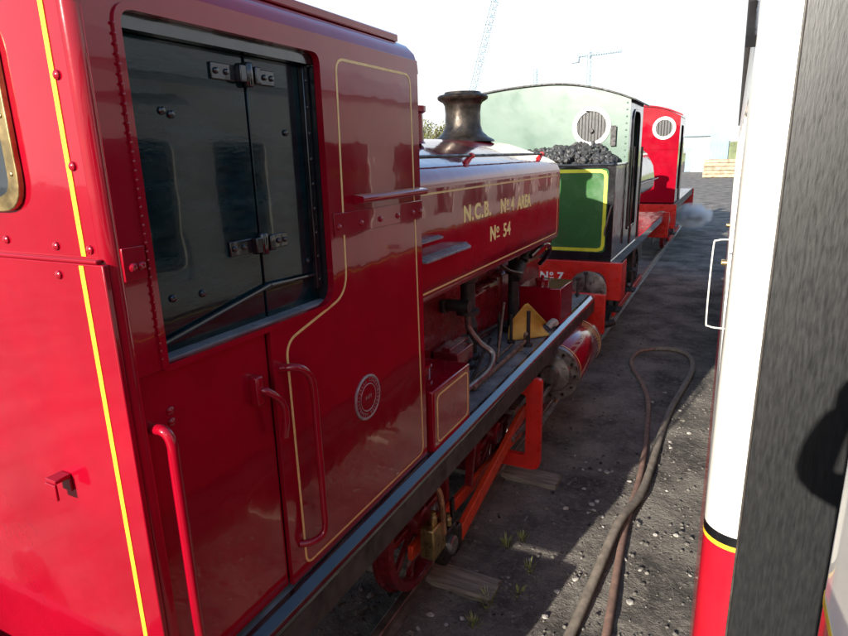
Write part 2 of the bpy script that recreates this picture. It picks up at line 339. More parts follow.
scatter(gv, 700, lambda: (rr.gauss(XC, .55), rr.uniform(2, 12)), lambda: .012+.022*rr.random()**2, rr)
scatter(gv, 900, lambda: (rr.uniform(-1.3, .6), 2.4+rr.random()*7), lambda: .007+.018*rr.random()**2, rr)
tag(part('gravel', gv, 'gravel', ang=20), 'loose grey gravel strewn over the ash', 'gravel', kind='stuff')
sp = [part('stone', MB().add(*rock(rr, 1, .5)), 'stone', ang=25) for _ in range(6)]
spots = [(566, 508), (584, 488), (588, 512), (592, 503), (594, 510), (602, 516), (603, 526), (597, 500), (612, 470), (607, 470), (630, 480), (583, 468), (586, 461), (600, 468), (663, 436), (670, 442), (671, 448), (689, 434), (667, 488), (665, 424), (640, 570), (530, 560), (575, 580), (545, 615), (655, 535), (676, 535), (690, 575), (630, 600), (625, 560), (560, 475), (575, 455), (557, 590), (430, 615), (446, 625), (418, 628), (462, 618), (640, 395), (652, 402), (665, 392), (680, 410)]
for i, (px, py) in enumerate(spots):
    p = pZ(px, py, 0); r = rr.uniform(.014, .030) if i != 0 else .036
    o = sp[i] if i < 6 else clone(sp[i % 6], None, (0, 0, 0))
    o.location = (p.x, p.y, gz(p.x, p.y)+r*.25); o.scale = (r, r, r); o.rotation_euler = (0, 0, rr.uniform(0, 6))
    if i == 0: tag(o, 'largest pale stone on the ash near the crossing of the hoses', 'stone', 'pale stones on the ash')
    else: tag(o, 'small pale stone lying on the ash between engine and coach', 'stone', 'pale stones on the ash')
# weeds
def weed(px, py, n, h, lab):
    p = pZ(px, py, 0); mb = MB()
    for _ in range(n):
        a = rr.uniform(0, 6.28); rad = rr.uniform(0, .05); b = Vector((p.x+rad*cos(a), p.y+rad*sin(a), gz(p.x, p.y)-.01)); ln = h*rr.uniform(.4, 1.); le = rr.uniform(.15, .8)
        d = Vector((cos(a), sin(a), 0)); sd_ = Vector((-sin(a), cos(a), 0))*rr.uniform(.004, .007)
        q = [b+d*ln*le*t*t + Vector((0, 0, ln*(t-.25*le*t*t))) for t in (0, .5, 1)]
        mb.add([q[0]-sd_, q[0]+sd_, q[1]-sd_*.8, q[1]+sd_*.8, q[2]], [(0, 1, 3, 2), (2, 3, 4)])
    o = part('grass_tuft', mb, 'weed', at=(p.x, p.y, 0)); tag(o, lab, 'weed', 'weeds by the sleeper ends')
weed(506, 545, 40, .12, 'grass tuft just in front of the farther bare sleeper end')
weed(522, 540, 26, .09, 'small grass tuft right of another tuft, beside farther sleeper')
weed(529, 568, 30, .09, 'low weed patch in ash midway between two sleeper ends')
weed(487, 602, 44, .13, 'tallest yellow green grass tuft at nearer sleeper end')
weed(519, 592, 24, .08, 'sparse dry weed right of the nearer sleeper end')
weed(474, 622, 36, .10, 'grass tuft on ash nearest the bottom of the picture')
# ------------------------------------------------------------------ hoses
def hose(pts, r, m, lab):
    P = [pZ(x, y, r) for x, y in pts]; P = [Vector((p.x, p.y, r*.9+gz(p.x, p.y)+dz)) for p, dz in zip(P, [0]*len(P))]
    return P
h1 = hose([(553, 660), (570, 632), (592, 585), (618, 530), (640, 496), (653, 460), (662, 430), (672, 405), (684, 385), (692, 370), (690, 357), (675, 350), (655, 349)], .037, 'hose', '')
h2 = hose([(600, 665), (607, 630), (617, 570), (624, 532), (631, 505), (641, 470), (647, 430), (648, 400), (641, 380), (632, 366), (632, 358), (640, 351), (655, 349)], .031, 'hose2', '')
h1[3].z += .075; h1[2].z += .03; h1[4].z += .03
tag(part('hose', MB().tube(h1, .037, 12, smooth=8), 'hose', at=(h1[0].x, h1[0].y, 0)), 'thick grey canvas hose lying on top, looping along the ash', 'hose', 'hoses on the ground')
tag(part('hose', MB().tube(h2, .031, 12, smooth=8), 'hose2', at=(h2[0].x, h2[0].y, 0)), 'thinner reddish brown hose passing under the grey hose', 'hose', 'hoses on the ground')

# ------------------------------------------------------------------ shared engine pieces
def wheel(parent, y, x, side, r=.5, m='maroon', pin=None, throw=.25, zc=None):
    zc = zc or r+.12; ax = (side, 0, 0)
    rim = part('wheel', MB().lathe([(r-.07, 0), (r+.025, 0), (r+.025, .025), (r, .03), (r-.006, .115), (r-.07, .12), (r-.085, .09), (r-.085, .03), (r-.07, 0)], (x-side*.115, y, zc), ax, 40, cap=False), m, parent)
    part('wheel_hub', MB().disc((x-side*.115, y, zc), ax, .11, .15, 20, .015), m, rim)
    for k in range(10):
        a = k*2*pi/10; mb = MB()
        mb.bar((x-side*.05, y+.08*cos(a), zc+.08*sin(a)), (x-side*.05, y+(r-.07)*cos(a), zc+(r-.07)*sin(a)), .05, .045, (1, 0, 0)); part('spoke', mb, m, rim, bev=.008)
    return rim
def buffer_(parent, x, y0, z, d, m='black', r=.25, hm='steel'):
    b = part('buffer', MB().lathe([(.17, 0), (.17, .03), (.115, .05), (.10, .26), (.10, .28)], (x, y0, z), (0, d, 0), 28), m, parent)
    part('buffer_head', MB().lathe([(.06, .24), (.06, .44), (r-.03, .455), (r, .465), (r, .485), (r*.6, .5), (.001, .505)], (x, y0, z), (0, d, 0), 40), hm, b)
    return b

# ================================================================== ENGINE 54
E1 = thing('steam_locomotive', 'deep red saddle tank steam engine lettered No 54, nearest the camera', 'locomotive', (XC, 4.6, 0), 'steam engines coupled in a line')
XS = -1.58
# running plate, edge, valance, frames
part('running_plate', MB().box(XC-1.12, -1.53, 1.12, 8.0, 1.335, 1.368), 'plate', E1)
ed = MB().prism([fillet([(-1.575, 1.3685), (-1.575, 1.388), (-1.548, 1.39), (-1.505, 1.366), (-1.494, 1.352), (-1.494, 1.325), (-1.532, 1.325), (-1.532, 1.3685)], [0, .004, .012, .012, .008, .006, 0, 0], 4)], 'XZ', 1.10, 8.03); part('plate_edging', ed, 'edge', E1)
part('valance', MB().box(-1.512, -1.497, 1.11, 8.0, 1.175, 1.323), 'valance', E1)
for k in range(8): part('valance_bracket', MB().box(-1.62, -1.513, 1.4+k*.85, 1.42+k*.85, 1.20, 1.332), 'valance', E1)
part('valance', MB().box(XC-1.12, XC-1.10, 1.12, 8.0, 1.175, 1.333), 'valance', E1)
for s in (-1, 1): part('frame', MB().prism([fillet([(.9, .45), (1.6, .40), (2.6, .62), (4.3, .62), (4.7, .35), (7.4, .35), (7.95, .6), (7.95, 1.33), (.9, 1.33)], .08, 4)], 'YZ', XC+s*.60-.014, XC+s*.60+.014), 'maroon', E1)
part('stretcher', MB().box(XC-.585, XC+.585, .92, .95, .5, 1.32), 'maroon', E1)
fb = part('front_buffer_beam', MB().box(XC-1.26, -1.36, 7.96, 8.035, .86, 1.40), 'bright', E1, bev=.01)
part('rear_buffer_beam', MB().box(XC-1.2, -1.42, 1.0, 1.08, .50, .99), 'bright', E1, bev=.01)
for s in (-1, 1):
    buffer_(E1, XC+s*.87, 8.035, 1.14, 1); buffer_(E1, XC+s*.87, 1.0, .80, -1)
part('front_plate', MB().box(XC-1.1, -1.58, 7.0, 7.955, 1.372, 1.392), 'plate', E1)
for (px, py, h) in ((577, 297, .22), (585, 291, .22)):
    p = pZ(px, py, 1.39); mb = MB().tube([p, p+Vector((0, 0, h))], .013, 8).disc(p+Vector((0, 0, h)), (0, 0, 1), .03, .045, 10, .006).disc(p+Vector((0, 0, .02)), (0, 0, 1), .03, .03, 6); part('stud', mb, 'black', E1)
# cab: rear sheet
ZJ = 2.945
bs = [(-3.66, ZJ), (-1.615, ZJ), (-1.615, 3.66), (-1.70, 3.80), (-2.1, 3.91), (XC, 3.94), (-3.14, 3.91), (-3.54, 3.80), (-3.66, 3.66)]
win = rrect(-2.52, -1.945, 3.135, 3.60, .07); win2 = [(2*XC-x, z) for x, z in win]
part('cab_rear_sheet', MB().prism([bs, win, win2], 'XZ', 1.112, 1.13), 'red', E1)
part('cab_rear_lower_sheet', MB().box(-3.66, -1.585, 1.098, 1.118, 1.0, ZJ), 'red', E1, bev=.004)
part('beading', MB().box(-3.66, -1.60, 1.090, 1.111, ZJ+.002, ZJ+.014), 'red', E1, bev=.004)
co = []
for k in range(7): a = k/6*pi/2; co.append((-1.615+.04*sin(a)-.002, 1.152-.04*cos(a)))
co += [(-1.60, 1.152), (-1.615, 1.13)]
part('cab_corner', MB().prism([co], 'XY', 1.38, 3.665), 'red', E1)
for wn, s in ((win, 1), (win2, -1)):
    cx = -2.2325 if s == 1 else 2*XC+2.2325
    o = part('window_frame', MB().prism([rrect(cx-.335, cx+.335, 3.09, 3.645, .11), rrect(cx-.285, cx+.285, 3.137, 3.598, .07)], 'XZ', 1.092, 1.111), 'brass', E1, bev=.005)
    part('pane', MB().prism([rrect(cx-.29, cx+.29, 3.13, 3.605, .07)], 'XZ', 1.119, 1.124), 'glass', o)
    for k in range(12):
        a = 2*pi*k/12; part('screw', boltY(cx+.31*max(-1, min(1, 1.3*cos(a))), 3.3675+.254*max(-1, min(1, 1.3*sin(a))), 1.0915, .007, .004), 'brass', o)
yl = MB()
for z0, z1, Y in ((1.1, ZJ-.006, 1.0955), (ZJ+.02, 3.70, 1.1095)): yl.box(-1.688, -1.668, Y, Y+.004, z0, z1)
part('yellow_line', yl, 'yellow', E1)
for (x, z) in ((-1.80, 2.99), (-1.645, 2.985), (-2.05, 3.0), (-2.3, 3.0), (-2.55, 3.0), (-1.79, 2.905), (-1.66, 3.46), (-1.66, 3.22), (-1.66, 3.68)): part('bolt', boltY(x, z, 1.1115 if z > ZJ else 1.0975, .013, .009), 'red', E1)
lb = MB().box(-1.985, -1.93, 1.04, 1.097, 2.19, 2.205).box(-1.985, -1.93, 1.036, 1.046, 2.13, 2.19).box(-1.985, -1.93, 1.088, 1.097, 2.14, 2.189); part('lamp_bracket', lb, 'red', E1, bev=.003)
# cab: side
op = fillet([(1.75, 2.585), (2.20, 2.585), (2.20, 3.655), (1.25, 3.655), (1.25, 2.585)], [0, .11, .06, .06, .010], 7)
top = 3.72
side = [(1.152, 2.585)] + [op[-1]]
sidepoly = [(1.752, 1.395), (3.09, 1.395), (3.09, top), (1.152, top), (1.152, 2.585)] + [(1.25, 2.585)] + [p for p in reversed(op) if not (p[1] < 2.62 and p[0] < 1.30) and p[0] < 2.3 and p != (1.75, 2.585)] + [(1.752, 2.585)]
part('cab_side_sheet', MB().prism([sidepoly], 'YZ', -1.60, -1.576), 'red', E1, bev=.003)
part('cab_door', MB().box(-1.622, -1.596, 1.150, 1.744, 1.40, 2.583), 'red', E1, bev=.004)
part('opening_bead', MB().ribbon([p for p in op], 'YZ', -1.599, -1.567, .022), 'red', E1, bev=.006)
rv = MB()
for k in range(38): z = 2.62+k*.0265; rv.v and None; rv.add(*[(b.v, b.f) for b in [boltX(1.238, z, -1.5675, .0045, .0022)]][0])
part('rivets', rv, 'red', E1, kind='stuff')
part('joint_strip', MB().box(-1.578, -1.568, 1.153, 1.232, 2.885, 2.985), 'red', E1, bev=.002)
part('joint_strip', MB().box(-1.578, -1.568, 2.222, 3.092, 2.885, 2.985), 'red', E1, bev=.002)
for y in (1.182, 1.212): part('bolt', boltX(y, 2.925, -1.5685, .014, .012), 'red', E1)
for y in (2.255, 2.44, 2.62, 2.80, 2.97, 3.06): part('bolt', boltX(y, 2.925, -1.5685, .014, .011), 'red', E1)
part('arm_ledge', MB().prism([fillet([(-1.578, 3.012), (-1.52, 3.022), (-1.515, 3.05), (-1.578, 3.058)], [0, .012, .015, 0], 4)], 'XZ', 2.40, 3.07), 'red', E1, bev=.006)
for z in (2.43, 2.39): part('bolt', boltX(1.26, z, -1.5965, .014, .010), 'red', E1)
ln = fillet([(2.318, 3.64), (3.0, 3.64), (3.035, 1.435), (1.85, 1.435), (1.84, 2.50), (2.30, 2.61)], [.06, .06, .05, .05, .09, .14], 8)
part('lining', MB().ribbon(ln, 'YZ', -1.5768, -1.5742, .0115), 'cream', E1)
# shutters behind the opening
sh = thing
def leaf(y0, y1, nm='shutter'):
    o = part(nm, MB().box(-1.672, -1.655, y0, y1, 2.60, 3.60), 'shutter', E1, bev=.003); return o
s1 = leaf(1.275, 1.826); s2 = leaf(1.838, 2.19)
part('shutter_post', MB().box(-1.675, -1.604, 2.192, 2.26, 2.59, 3.598), 'blackg', E1)
part('shutter_header', MB().box(-1.69, -1.602, 1.20, 2.24, 3.60, 3.70), 'blackg', E1)
part('shutter_post', MB().box(-1.675, -1.604, 1.20, 1.268, 2.59, 3.598), 'blackg', E1)
hp = part('hinge_strip', MB().box(-1.655, -1.628, 2.150, 2.185, 2.66, 3.598), 'blackg', E1, bev=.003)
for k in range(9): part('bolt', boltX(2.167, 2.70+k*.105, -1.6285, .008, .006), 'blackg', hp)
for z in (3.53, 2.905):
    h = part('strap_hinge', MB().box(-1.655, -1.645, 1.66, 1.822, z-.028, z+.028).box(-1.655, -1.645, 1.842, 1.99, z-.028, z+.028), 'blackg', E1, bev=.003)
    part('knuckle', MB().lathe([(.016, -.042), (.02, -.036), (.02, .036), (.016, .042)], (-1.637, 1.832, z), (0, 0, 1), 14), 'blackg', h)
    part('hinge_block', MB().box(-1.646, -1.618, 1.775, 1.808, z-.03, z+.03), 'blackg', h, bev=.004); part('hinge_block', MB().box(-1.646, -1.618, 1.855, 1.885, z-.03, z+.03), 'blackg', h, bev=.004)
    for y in (1.68, 1.73, 1.93, 1.97): part('bolt', boltX(y, z, -1.6452, .011, .010), 'blackg', h)
for (y, z) in ((1.435, 3.385), (1.47, 3.375), (2.04, 3.33), (1.38, 2.78), (1.51, 2.77), (2.12, 2.79)): part('bolt', boltX(y, z, -1.6552, .013, .012), 'blackg', E1)
part('diagonal_bar', MB().tube([(-1.640, 1.30, 2.64), (-1.640, 1.85, 2.735)], .009, 8), 'blackg', E1)
part('diagonal_bar', MB().tube([(-1.636, 1.85, 2.735), (-1.640, 2.185, 2.722)], .008, 8), 'blackg', E1)
part('sill', MB().box(-1.675, -1.601, 1.255, 2.19, 2.587, 2.602), 'plate', E1)
# cab body behind: front, far side, floor
part('cab_front_sheet', MB().box(-3.66, -1.602, 3.066, 3.085, 1.39, 3.72), 'red', E1)
part('cab_far_side', MB().box(-3.664, -3.64, 1.135, 3.064, 1.39, 3.70), 'red', E1)
part('cab_floor', MB().box(-3.63, -1.63, 1.14, 3.06, 1.37, 1.392), 'black', E1)
ro = []
ri = [(-1.576, 3.655), (-1.580, 3.70), (-1.60, 3.755), (-1.645, 3.80), (-1.72, 3.835), (-1.95, 3.895), (-2.25, 3.94), (XC, 3.958)]
ri = ri + [(2*XC-x, z) for x, z in reversed(ri[:-1])]
inn = [(XC+(x-XC)*.985, z-.022) for x, z in ri]; inn[0] = (-1.592, 3.655); inn[-1] = (2*XC+1.592, 3.655)
part('cab_roof', MB().prism([ri+inn[::-1]], 'XZ', 1.08, 3.10), 'red', E1, ang=50)
part('roof_strip', MB().box(-1.695, -1.660, 1.02, 3.04, 3.815, 3.852), 'red', E1, bev=.006)
# handrails
def rail_(pts, r=.016, m='red', nm='handrail', par=E1): return part(nm, MB().tube(pts, r, 12, smooth=5), m, par)
rail_([(-1.60, 1.185, 2.395), (-1.545, 1.185, 2.40), (-1.52, 1.19, 2.36), (-1.52, 1.19, 2.25), (-1.52, 1.19, 1.75), (-1.52, 1.19, 1.60), (-1.545, 1.19, 1.555), (-1.60, 1.19, 1.55)], .0185)
rail_([(-1.58, 1.80, 2.40), (-1.53, 1.82, 2.405), (-1.505, 1.86, 2.38), (-1.505, 1.905, 2.30), (-1.505, 1.91, 2.1), (-1.505, 1.915, 1.75), (-1.505, 1.91, 1.60), (-1.53, 1.86, 1.565), (-1.58, 1.82, 1.56)], .0165)
rail_([(-1.60, 1.66, 2.35), (-1.55, 1.66, 2.36), (-1.525, 1.69, 2.33), (-1.525, 1.735, 2.27), (-1.525, 1.74, 2.2), (-1.54, 1.74, 2.13)], .0145)
part('hinge_lug', MB().box(-1.60, -1.555, 1.630, 1.668, 2.30, 2.42), 'red', E1, bev=.008)
# works plate
wp = part('works_plate', MB().lathe([(.120, 0), (.120, .006), (.112, .010), (.106, .006), (.075, .006), (.072, .009), (.068, .006), (.001, .006)], (-1.577, 2.43, 2.035), (1, 0, 0), 48), 'platered', E1)
lt = MB()
for k in range(30):
    if k in (7, 22): continue
    a = 2*pi*k/30+.1; c0 = Vector((-1.5705, 2.43+.091*cos(a), 2.035+.091*sin(a))); u = Vector((0, -sin(a), cos(a))); w = Vector((0, cos(a), sin(a)))
    for q in range(3): rr2 = random.Random(k*7+q); lt.bar(c0+u*.005*(q-1)-w*.009*rr2.uniform(.5, 1), c0+u*.005*(q-1)*rr2.uniform(-1, 1)+w*.009, .0028, .003, (1, 0, 0))
for k in range(4): lt.bar((-1.5705, 2.405+k*.016, 2.028), (-1.5705, 2.409+k*.016, 2.046), .005, .003, (1, 0, 0))
part('raised_characters', lt, 'platered', wp)
part('plate_field', MB().lathe([(.104, 0), (.104, .0006)], (-1.5706, 2.43, 2.035), (1, 0, 0), 40), 'red', wp)
# tank
half = [(-1.80, 2.30), (-1.72, 2.305), (-1.685, 2.325), (-1.67, 2.37), (-1.67, 3.0), (-1.676, 3.055), (-1.70, 3.105), (-1.745, 3.145), (-1.82, 3.18), (-2.0, 3.25), (-2.25, 3.335), (-2.45, 3.375), (XC, 3.385)]
tk = half + [(2*XC-x, z) for x, z in reversed(half[:-1])]
part('saddle_tank', MB().prism([tk], 'XZ', 3.088, 6.60), 'red', E1, bev=.045, ang=30, seg=4)
part('tank_lining', MB().ribbon(fillet([(3.12, 2.385), (6.52, 2.385), (6.52, 3.00), (3.12, 3.00)], .06), 'YZ', -1.671, -1.6682, .012), 'cream', E1)
part('tank_seam', MB().box(-1.674, -1.6675, 3.095, 6.56, 3.018, 3.030), 'red', E1)
part('boiler', MB().lathe([(.60, 0), (.60, 4.2), (.66, 4.21), (.66, 4.6), (.60, 4.66), (.05, 4.70)], (XC, 3.09, 2.42), (0, 1, 0), 40), 'maroon', E1)
part('firebox', MB().box(XC-.58, XC+.58, 3.09, 4.9, 1.40, 2.5), 'maroon', E1, bev=.05)
part('ash_apron', MB().box(XC-.5, XC+.5, 4.92, 5.98, 1.40, 1.95), 'maroon', E1, bev=.05)
part('saddle', MB().box(XC-.5, XC+.5, 6.0, 7.5, 1.40, 2.0), 'maroon', E1, bev=.05)
HR = -1.79
part('handrail', MB().tube([(HR, 3.1, 3.222), (HR, 6.35, 3.222)], .012, 10), 'iron', E1)
for y in (4.38, 6.30):
    kn = MB().tube([(HR-.02, y-.11, 3.155), (HR, y, 3.222)], .020, 10, rs=[.030, .018]).disc((HR, y-.025, 3.222), (0, 1, 0), .022, .05, 12, .006); part('handrail_bracket', kn, 'bright', E1)
part('tank_step', MB().prism([[(-1.672, 3.12), (-1.672, 3.98), (-1.56, 3.80), (-1.56, 3.12)]], 'XY', 2.612, 2.628), 'plate', E1, bev=.003); part('tank_step', MB().prism([[(-1.672, 3.12), (-1.672, 3.52), (-1.61, 3.46), (-1.61, 3.12)]], 'XY', 2.72, 2.732), 'plate', E1)
text('lettering', 'N.C.B.', .155, onX(-1.669, 3.93, 2.772), 'letter', E1, 1.15, .001, .006, 1.15)
text('lettering', 'N', .155, onX(-1.669, 4.70, 2.765), 'letter', E1, 1.1, .001, .006)
text('lettering', 'o', .10, onX(-1.669, 4.845, 2.812), 'letter', E1, 1.2, .001, .003)
part('lettering', MB().box(-1.671, -1.668, 4.85, 4.925, 2.775, 2.787), 'letter', E1)
text('lettering', '4', .155, onX(-1.669, 4.965, 2.765), 'letter', E1, 1.0, .001, .006)
text('lettering', 'AREA', .155, onX(-1.669, 5.14, 2.758), 'letter', E1, 1.02, .001, .006, 1.02)
text('lettering', 'N', .155, onX(-1.669, 4.46, 2.568), 'letter', E1, 1.1, .001, .006)
text('lettering', 'o', .10, onX(-1.669, 4.605, 2.615), 'letter', E1, 1.2, .001, .003)
part('lettering', MB().box(-1.671, -1.668, 4.61, 4.685, 2.575, 2.587), 'letter', E1)
text('lettering', '54', .155, onX(-1.669, 4.77, 2.562), 'letter', E1, 1.15, .001, .004, 1.1)
# chimney, dome pipe
part('chimney', MB().lathe([(.34, 0), (.33, .02), (.27, .05), (.215, .10), (.19, .17), (.185, .30), (.192, .37), (.21, .40), (.24, .415), (.262, .43), (.266, .455), (.25, .47), (.20, .475), (.19, .50), (.175, .50), (.17, .40), (.17, .30)], (XC, 6.17, 3.365), (0, 0, 1), 48, cap=False), 'iron', E1, ang=50)
part('safety_valve', MB().lathe([(.085, 0), (.07, .02), (.065, .22), (.09, .235), (.09, .275), (.06, .28)], (-2.22, 4.28, 3.32), (0, 0, 1), 18), 'red', E1)
# boxes and gear on the plate
sb = part('sandbox', MB().box(-1.95, -1.547, 3.14, 3.735, 1.37, 1.80), 'red', E1, bev=.012)
part('sandbox_lining', MB().ribbon(fillet([(3.19, 1.43), (3.69, 1.43), (3.69, 1.755), (3.19, 1.755)], .05), 'YZ', -1.548, -1.5445, .012), 'cream', sb)
part('sandbox_lid', MB().lathe([(.085, 0), (.085, .05), (.10, .055), (.10, .075), (.05, .085), (.001, .088)], (-1.80, 3.42, 1.798), (0, 0, 1), 24), 'red', sb)
f2 = part('front_sandbox', MB().box(-2.03, -1.556, 6.35, 6.90, 1.39, 1.80), 'red', E1, bev=.010)
part('sandbox_lid', MB().lathe([(.075, 0), (.075, .04), (.09, .045), (.09, .06), (.02, .07), (.018, .10), (.001, .105)], (-1.82, 6.55, 1.798), (0, 0, 1), 20), 'red', f2)
part('lever_stand', MB().box(-2.02, -1.80, 4.10, 4.42, 1.60, 1.72).box(-1.98, -1.95, 4.14, 4.17, 1.37, 1.605).box(-1.86, -1.83, 4.34, 4.37, 1.37, 1.605).box(-1.96, -1.88, 4.14, 4.5, 1.715, 1.74), 'maroon', E1, bev=.008)
part('injector', MB().lathe([(.055, 0), (.10, .01), (.10, .05), (.062, .06), (.062, .28), (.085, .29), (.085, .34)], (-1.90, 4.55, 1.92), (0, 0, 1), 20), 'black', E1)
part('valve', MB().lathe([(.05, 0), (.05, .20)], (-1.98, 4.30, 2.06), (1, 0, 0), 14).lathe([(.03, 0), (.03, .1)], (-2.0, 4.28, 2.0), (0, 0, 1), 12), 'black', E1)
part('pipe', MB().tube([(-1.90, 4.55, 1.93), (-1.90, 4.57, 1.80), (-1.82, 4.62, 1.66), (-1.72, 4.66, 1.56), (-1.70, 4.52, 1.47), (-1.74, 4.28, 1.42), (-1.78, 4.0, 1.40)], .028, 10, smooth=6), 'steel', E1)
part('steam_pipe', MB().tube([(-2.0, 6.05, 1.38), (-2.0, 6.05, 2.34)], .055, 14).disc((-2.0, 6.05, 1.38), (0, 0, 1), .13, .05, 18, .01).disc((-2.0, 6.05, 2.0), (0, 0, 1), .09, .06, 14, .01), 'black', E1)
part('pipe', MB().tube([(-1.92, 5.2, 2.30), (-1.84, 5.4, 2.16), (-1.80, 5.7, 2.08), (-1.9, 6.0, 2.06)], .016, 8, smooth=6), 'iron', E1)
part('valve', MB().disc((-1.88, 5.72, 2.02), (0, .8, .5), .07, .22, 16, .015).disc((-1.86, 5.95, 2.16), (0, .8, .6), .05, .28, 12, .01), 'black', E1)
part('pipe', MB().tube([(-1.80, 6.0, 2.2), (-1.75, 6.3, 2.28), (-1.74, 6.5, 2.24), (-1.78, 6.62, 2.14), (-1.9, 6.7, 2.0)], .026, 10, smooth=5), 'edge', E1)
part('pipe', MB().tube([(-1.90, 3.75, 1.40), (-1.80, 4.3, 1.40), (-1.90, 4.9, 1.46), (-2.05, 5.5, 1.42)], .015, 8, smooth=6), 'iron', E1)
part('pipe', MB().tube([(-2.0, 3.75, 1.44), (-1.98, 4.3, 1.52), (-2.05, 5.0, 1.55), (-2.06, 5.8, 1.5)], .018, 8, smooth=6), 'black', E1)
for (x, y, h, r) in ((-1.93, 5.42, .36, .016), (-2.05, 5.0, .42, .05), (-2.02, 4.75, .3, .07)): part('oil_cup', MB().lathe([(r*1.5, 0), (r*1.5, .04), (r, .06), (r, h*.7), (r*1.2, h*.75), (r*.6, h)], (x, y, 1.37), (0, 0, 1), 14), 'black', E1)
a = pZ(528, 346, 1.37); part('post', MB().tube([a, a+Vector((0, 0, .36))], .020, 10).disc(a, (0, 0, 1), .045, .03, 10), 'black', E1)
a = pZ(511, 343, 1.37); part('post', MB().tube([a, a+Vector((0, 0, .30))], .016, 10).disc(a, (0, 0, 1), .04, .03, 10), 'black', E1)
# wheels and motion
for y in (3.45, 5.05, 6.55):
    for s in (-1, 1): wheel(E1, y, XC+s*.80, s)
PY, PZ_ = 3.34, .60
part('coupling_rod', MB().bar((-1.79, 3.2, .52), (-1.79, 5.75, .36), .04, .11), 'rod', E1, bev=.006)
cr = part('connecting_rod', MB().bar((-1.675, 3.70, .31), (-1.675, 5.55, .74), .05, .13), 'rod', E1, bev=.008)
be = part('big_end', MB().box(-1.72, -1.61, PY-.12, PY+.08, PZ_-.11, PZ_+.13), 'brass', E1, bev=.012)
st_ = part('big_end_strap', MB().box(-1.72, -1.62, PY+.085, PY+.30, PZ_-.30, PZ_-.04), 'iron', E1, bev=.014)
part('strap_block', MB().box(-1.72, -1.625, PY+.303, PY+.42, PZ_-.34, PZ_-.12), 'iron', st_, bev=.02)
part('crank_pin', MB().disc((-1.72, PY+.19, PZ_-.17), (1, 0, 0), .07, .13, 20, .01), 'steel', st_)
for dy, dz in ((-.02, .13), (.22, -.03)): part('oil_cup', MB().lathe([(.03, 0), (.03, .05), (.02, .06), (.02, .09)], (-1.66, PY+dy, PZ_+dz), (0, 0, 1), 12), 'brass', be)
part('cotter', MB().bar((-1.66, PY+.33, PZ_-.36), (-1.66, PY+.30, PZ_+.14), .02, .05), 'iron', st_)
part('drain_pipe', MB().tube([(-1.72, PY-.28, 1.02), (-1.69, PY-.20, 1.08), (-1.65, PY-.06, 1.06), (-1.62, PY+.02, .92), (-1.61, PY+.04, .62)], .024, 10, smooth=6), 'copper', E1)
part('brake_hanger', MB().bar((-1.74, 4.35, 1.25), (-1.74, 4.15, .55), .03, .07, (1, 0, 0)), 'maroon', E1, bev=.006)
part('spring', MB().box(-1.80, -1.70, 3.15, 3.8, 1.00, 1.06).box(-1.80, -1.70, 3.28, 3.68, 1.062, 1.09).box(-1.77, -1.73, 3.44, 3.5, .88, 1.17), 'maroon', E1, bev=.006)
mb_ = [fillet([(-2.0, .22), (-1.425, .22), (-1.425, 1.17), (-2.0, 1.17)], [.02, .10, .05, .02], 5), fillet([(-1.90, .36), (-1.575, .36), (-1.575, 1.0), (-1.90, 1.0)], .04, 4)]
part('motion_bracket', MB().prism(mb_, 'XZ', 5.20, 5.26), 'bright', E1, bev=.012)
part('slide_bar', MB().box(-1.73, -1.62, 5.0, 6.1, .86, .91), 'steel', E1, bev=.004); part('slide_bar', MB().box(-1.73, -1.62, 5.0, 6.1, .58, .63), 'steel', E1, bev=.004)
part('crosshead', MB().box(-1.72, -1.63, 5.45, 5.65, .635, .855), 'iron', E1, bev=.01)
part('piston_rod', MB().tube([(-1.56, 5.6, .78), (-1.56, 6.1, .80)], .03, 12), 'steel', E1)
cy = part('cylinder', MB().lathe([(.285, .06), (.292, .07), (.292, 1.28), (.285, 1.29)], (-1.56, 6.06, .93), (0, 1, 0), 48), 'red', E1)
part('cylinder_cover', MB().lathe([(.07, -.10), (.09, -.10), (.10, -.03), (.20, -.015), (.21, 0), (.30, .0), (.305, .01), (.305, .055), (.29, .06)], (-1.56, 6.06, .93), (0, 1, 0), 48), 'steel', cy)
for k in range(12): a = 2*pi*k/12; part('nut', MB().disc((-1.56+.255*cos(a), 6.062, .93+.255*sin(a)), (0, -1, 0), .018, .02, 6), 'iron', cy)
part('cylinder_lining', MB().lathe([(.2925, .12), (.2945, .12), (.2945, .135), (.2925, .135)], (-1.56, 6.06, .93), (0, 1, 0), 48, cap=False).lathe([(.2925, 1.2), (.2945, 1.2), (.2945, 1.215), (.2925, 1.215)], (-1.56, 6.06, .93), (0, 1, 0), 48, cap=False), 'cream', cy)
for s, x in ((1, -1.56),):
    part('drain_cock', MB().tube([(x, 6.3, .66), (x, 6.3, .5)], .02, 8).tube([(x, 6.3, .52), (x+.05, 6.6, .5), (x+.02, 7.6, .45)], .012, 8), 'copper', cy)
part('footstep', MB().box(-1.62, -1.40, 1.3, 1.62, .62, .65).box(-1.515, -1.50, 1.3, 1.62, .65, 1.17), 'valance', E1)

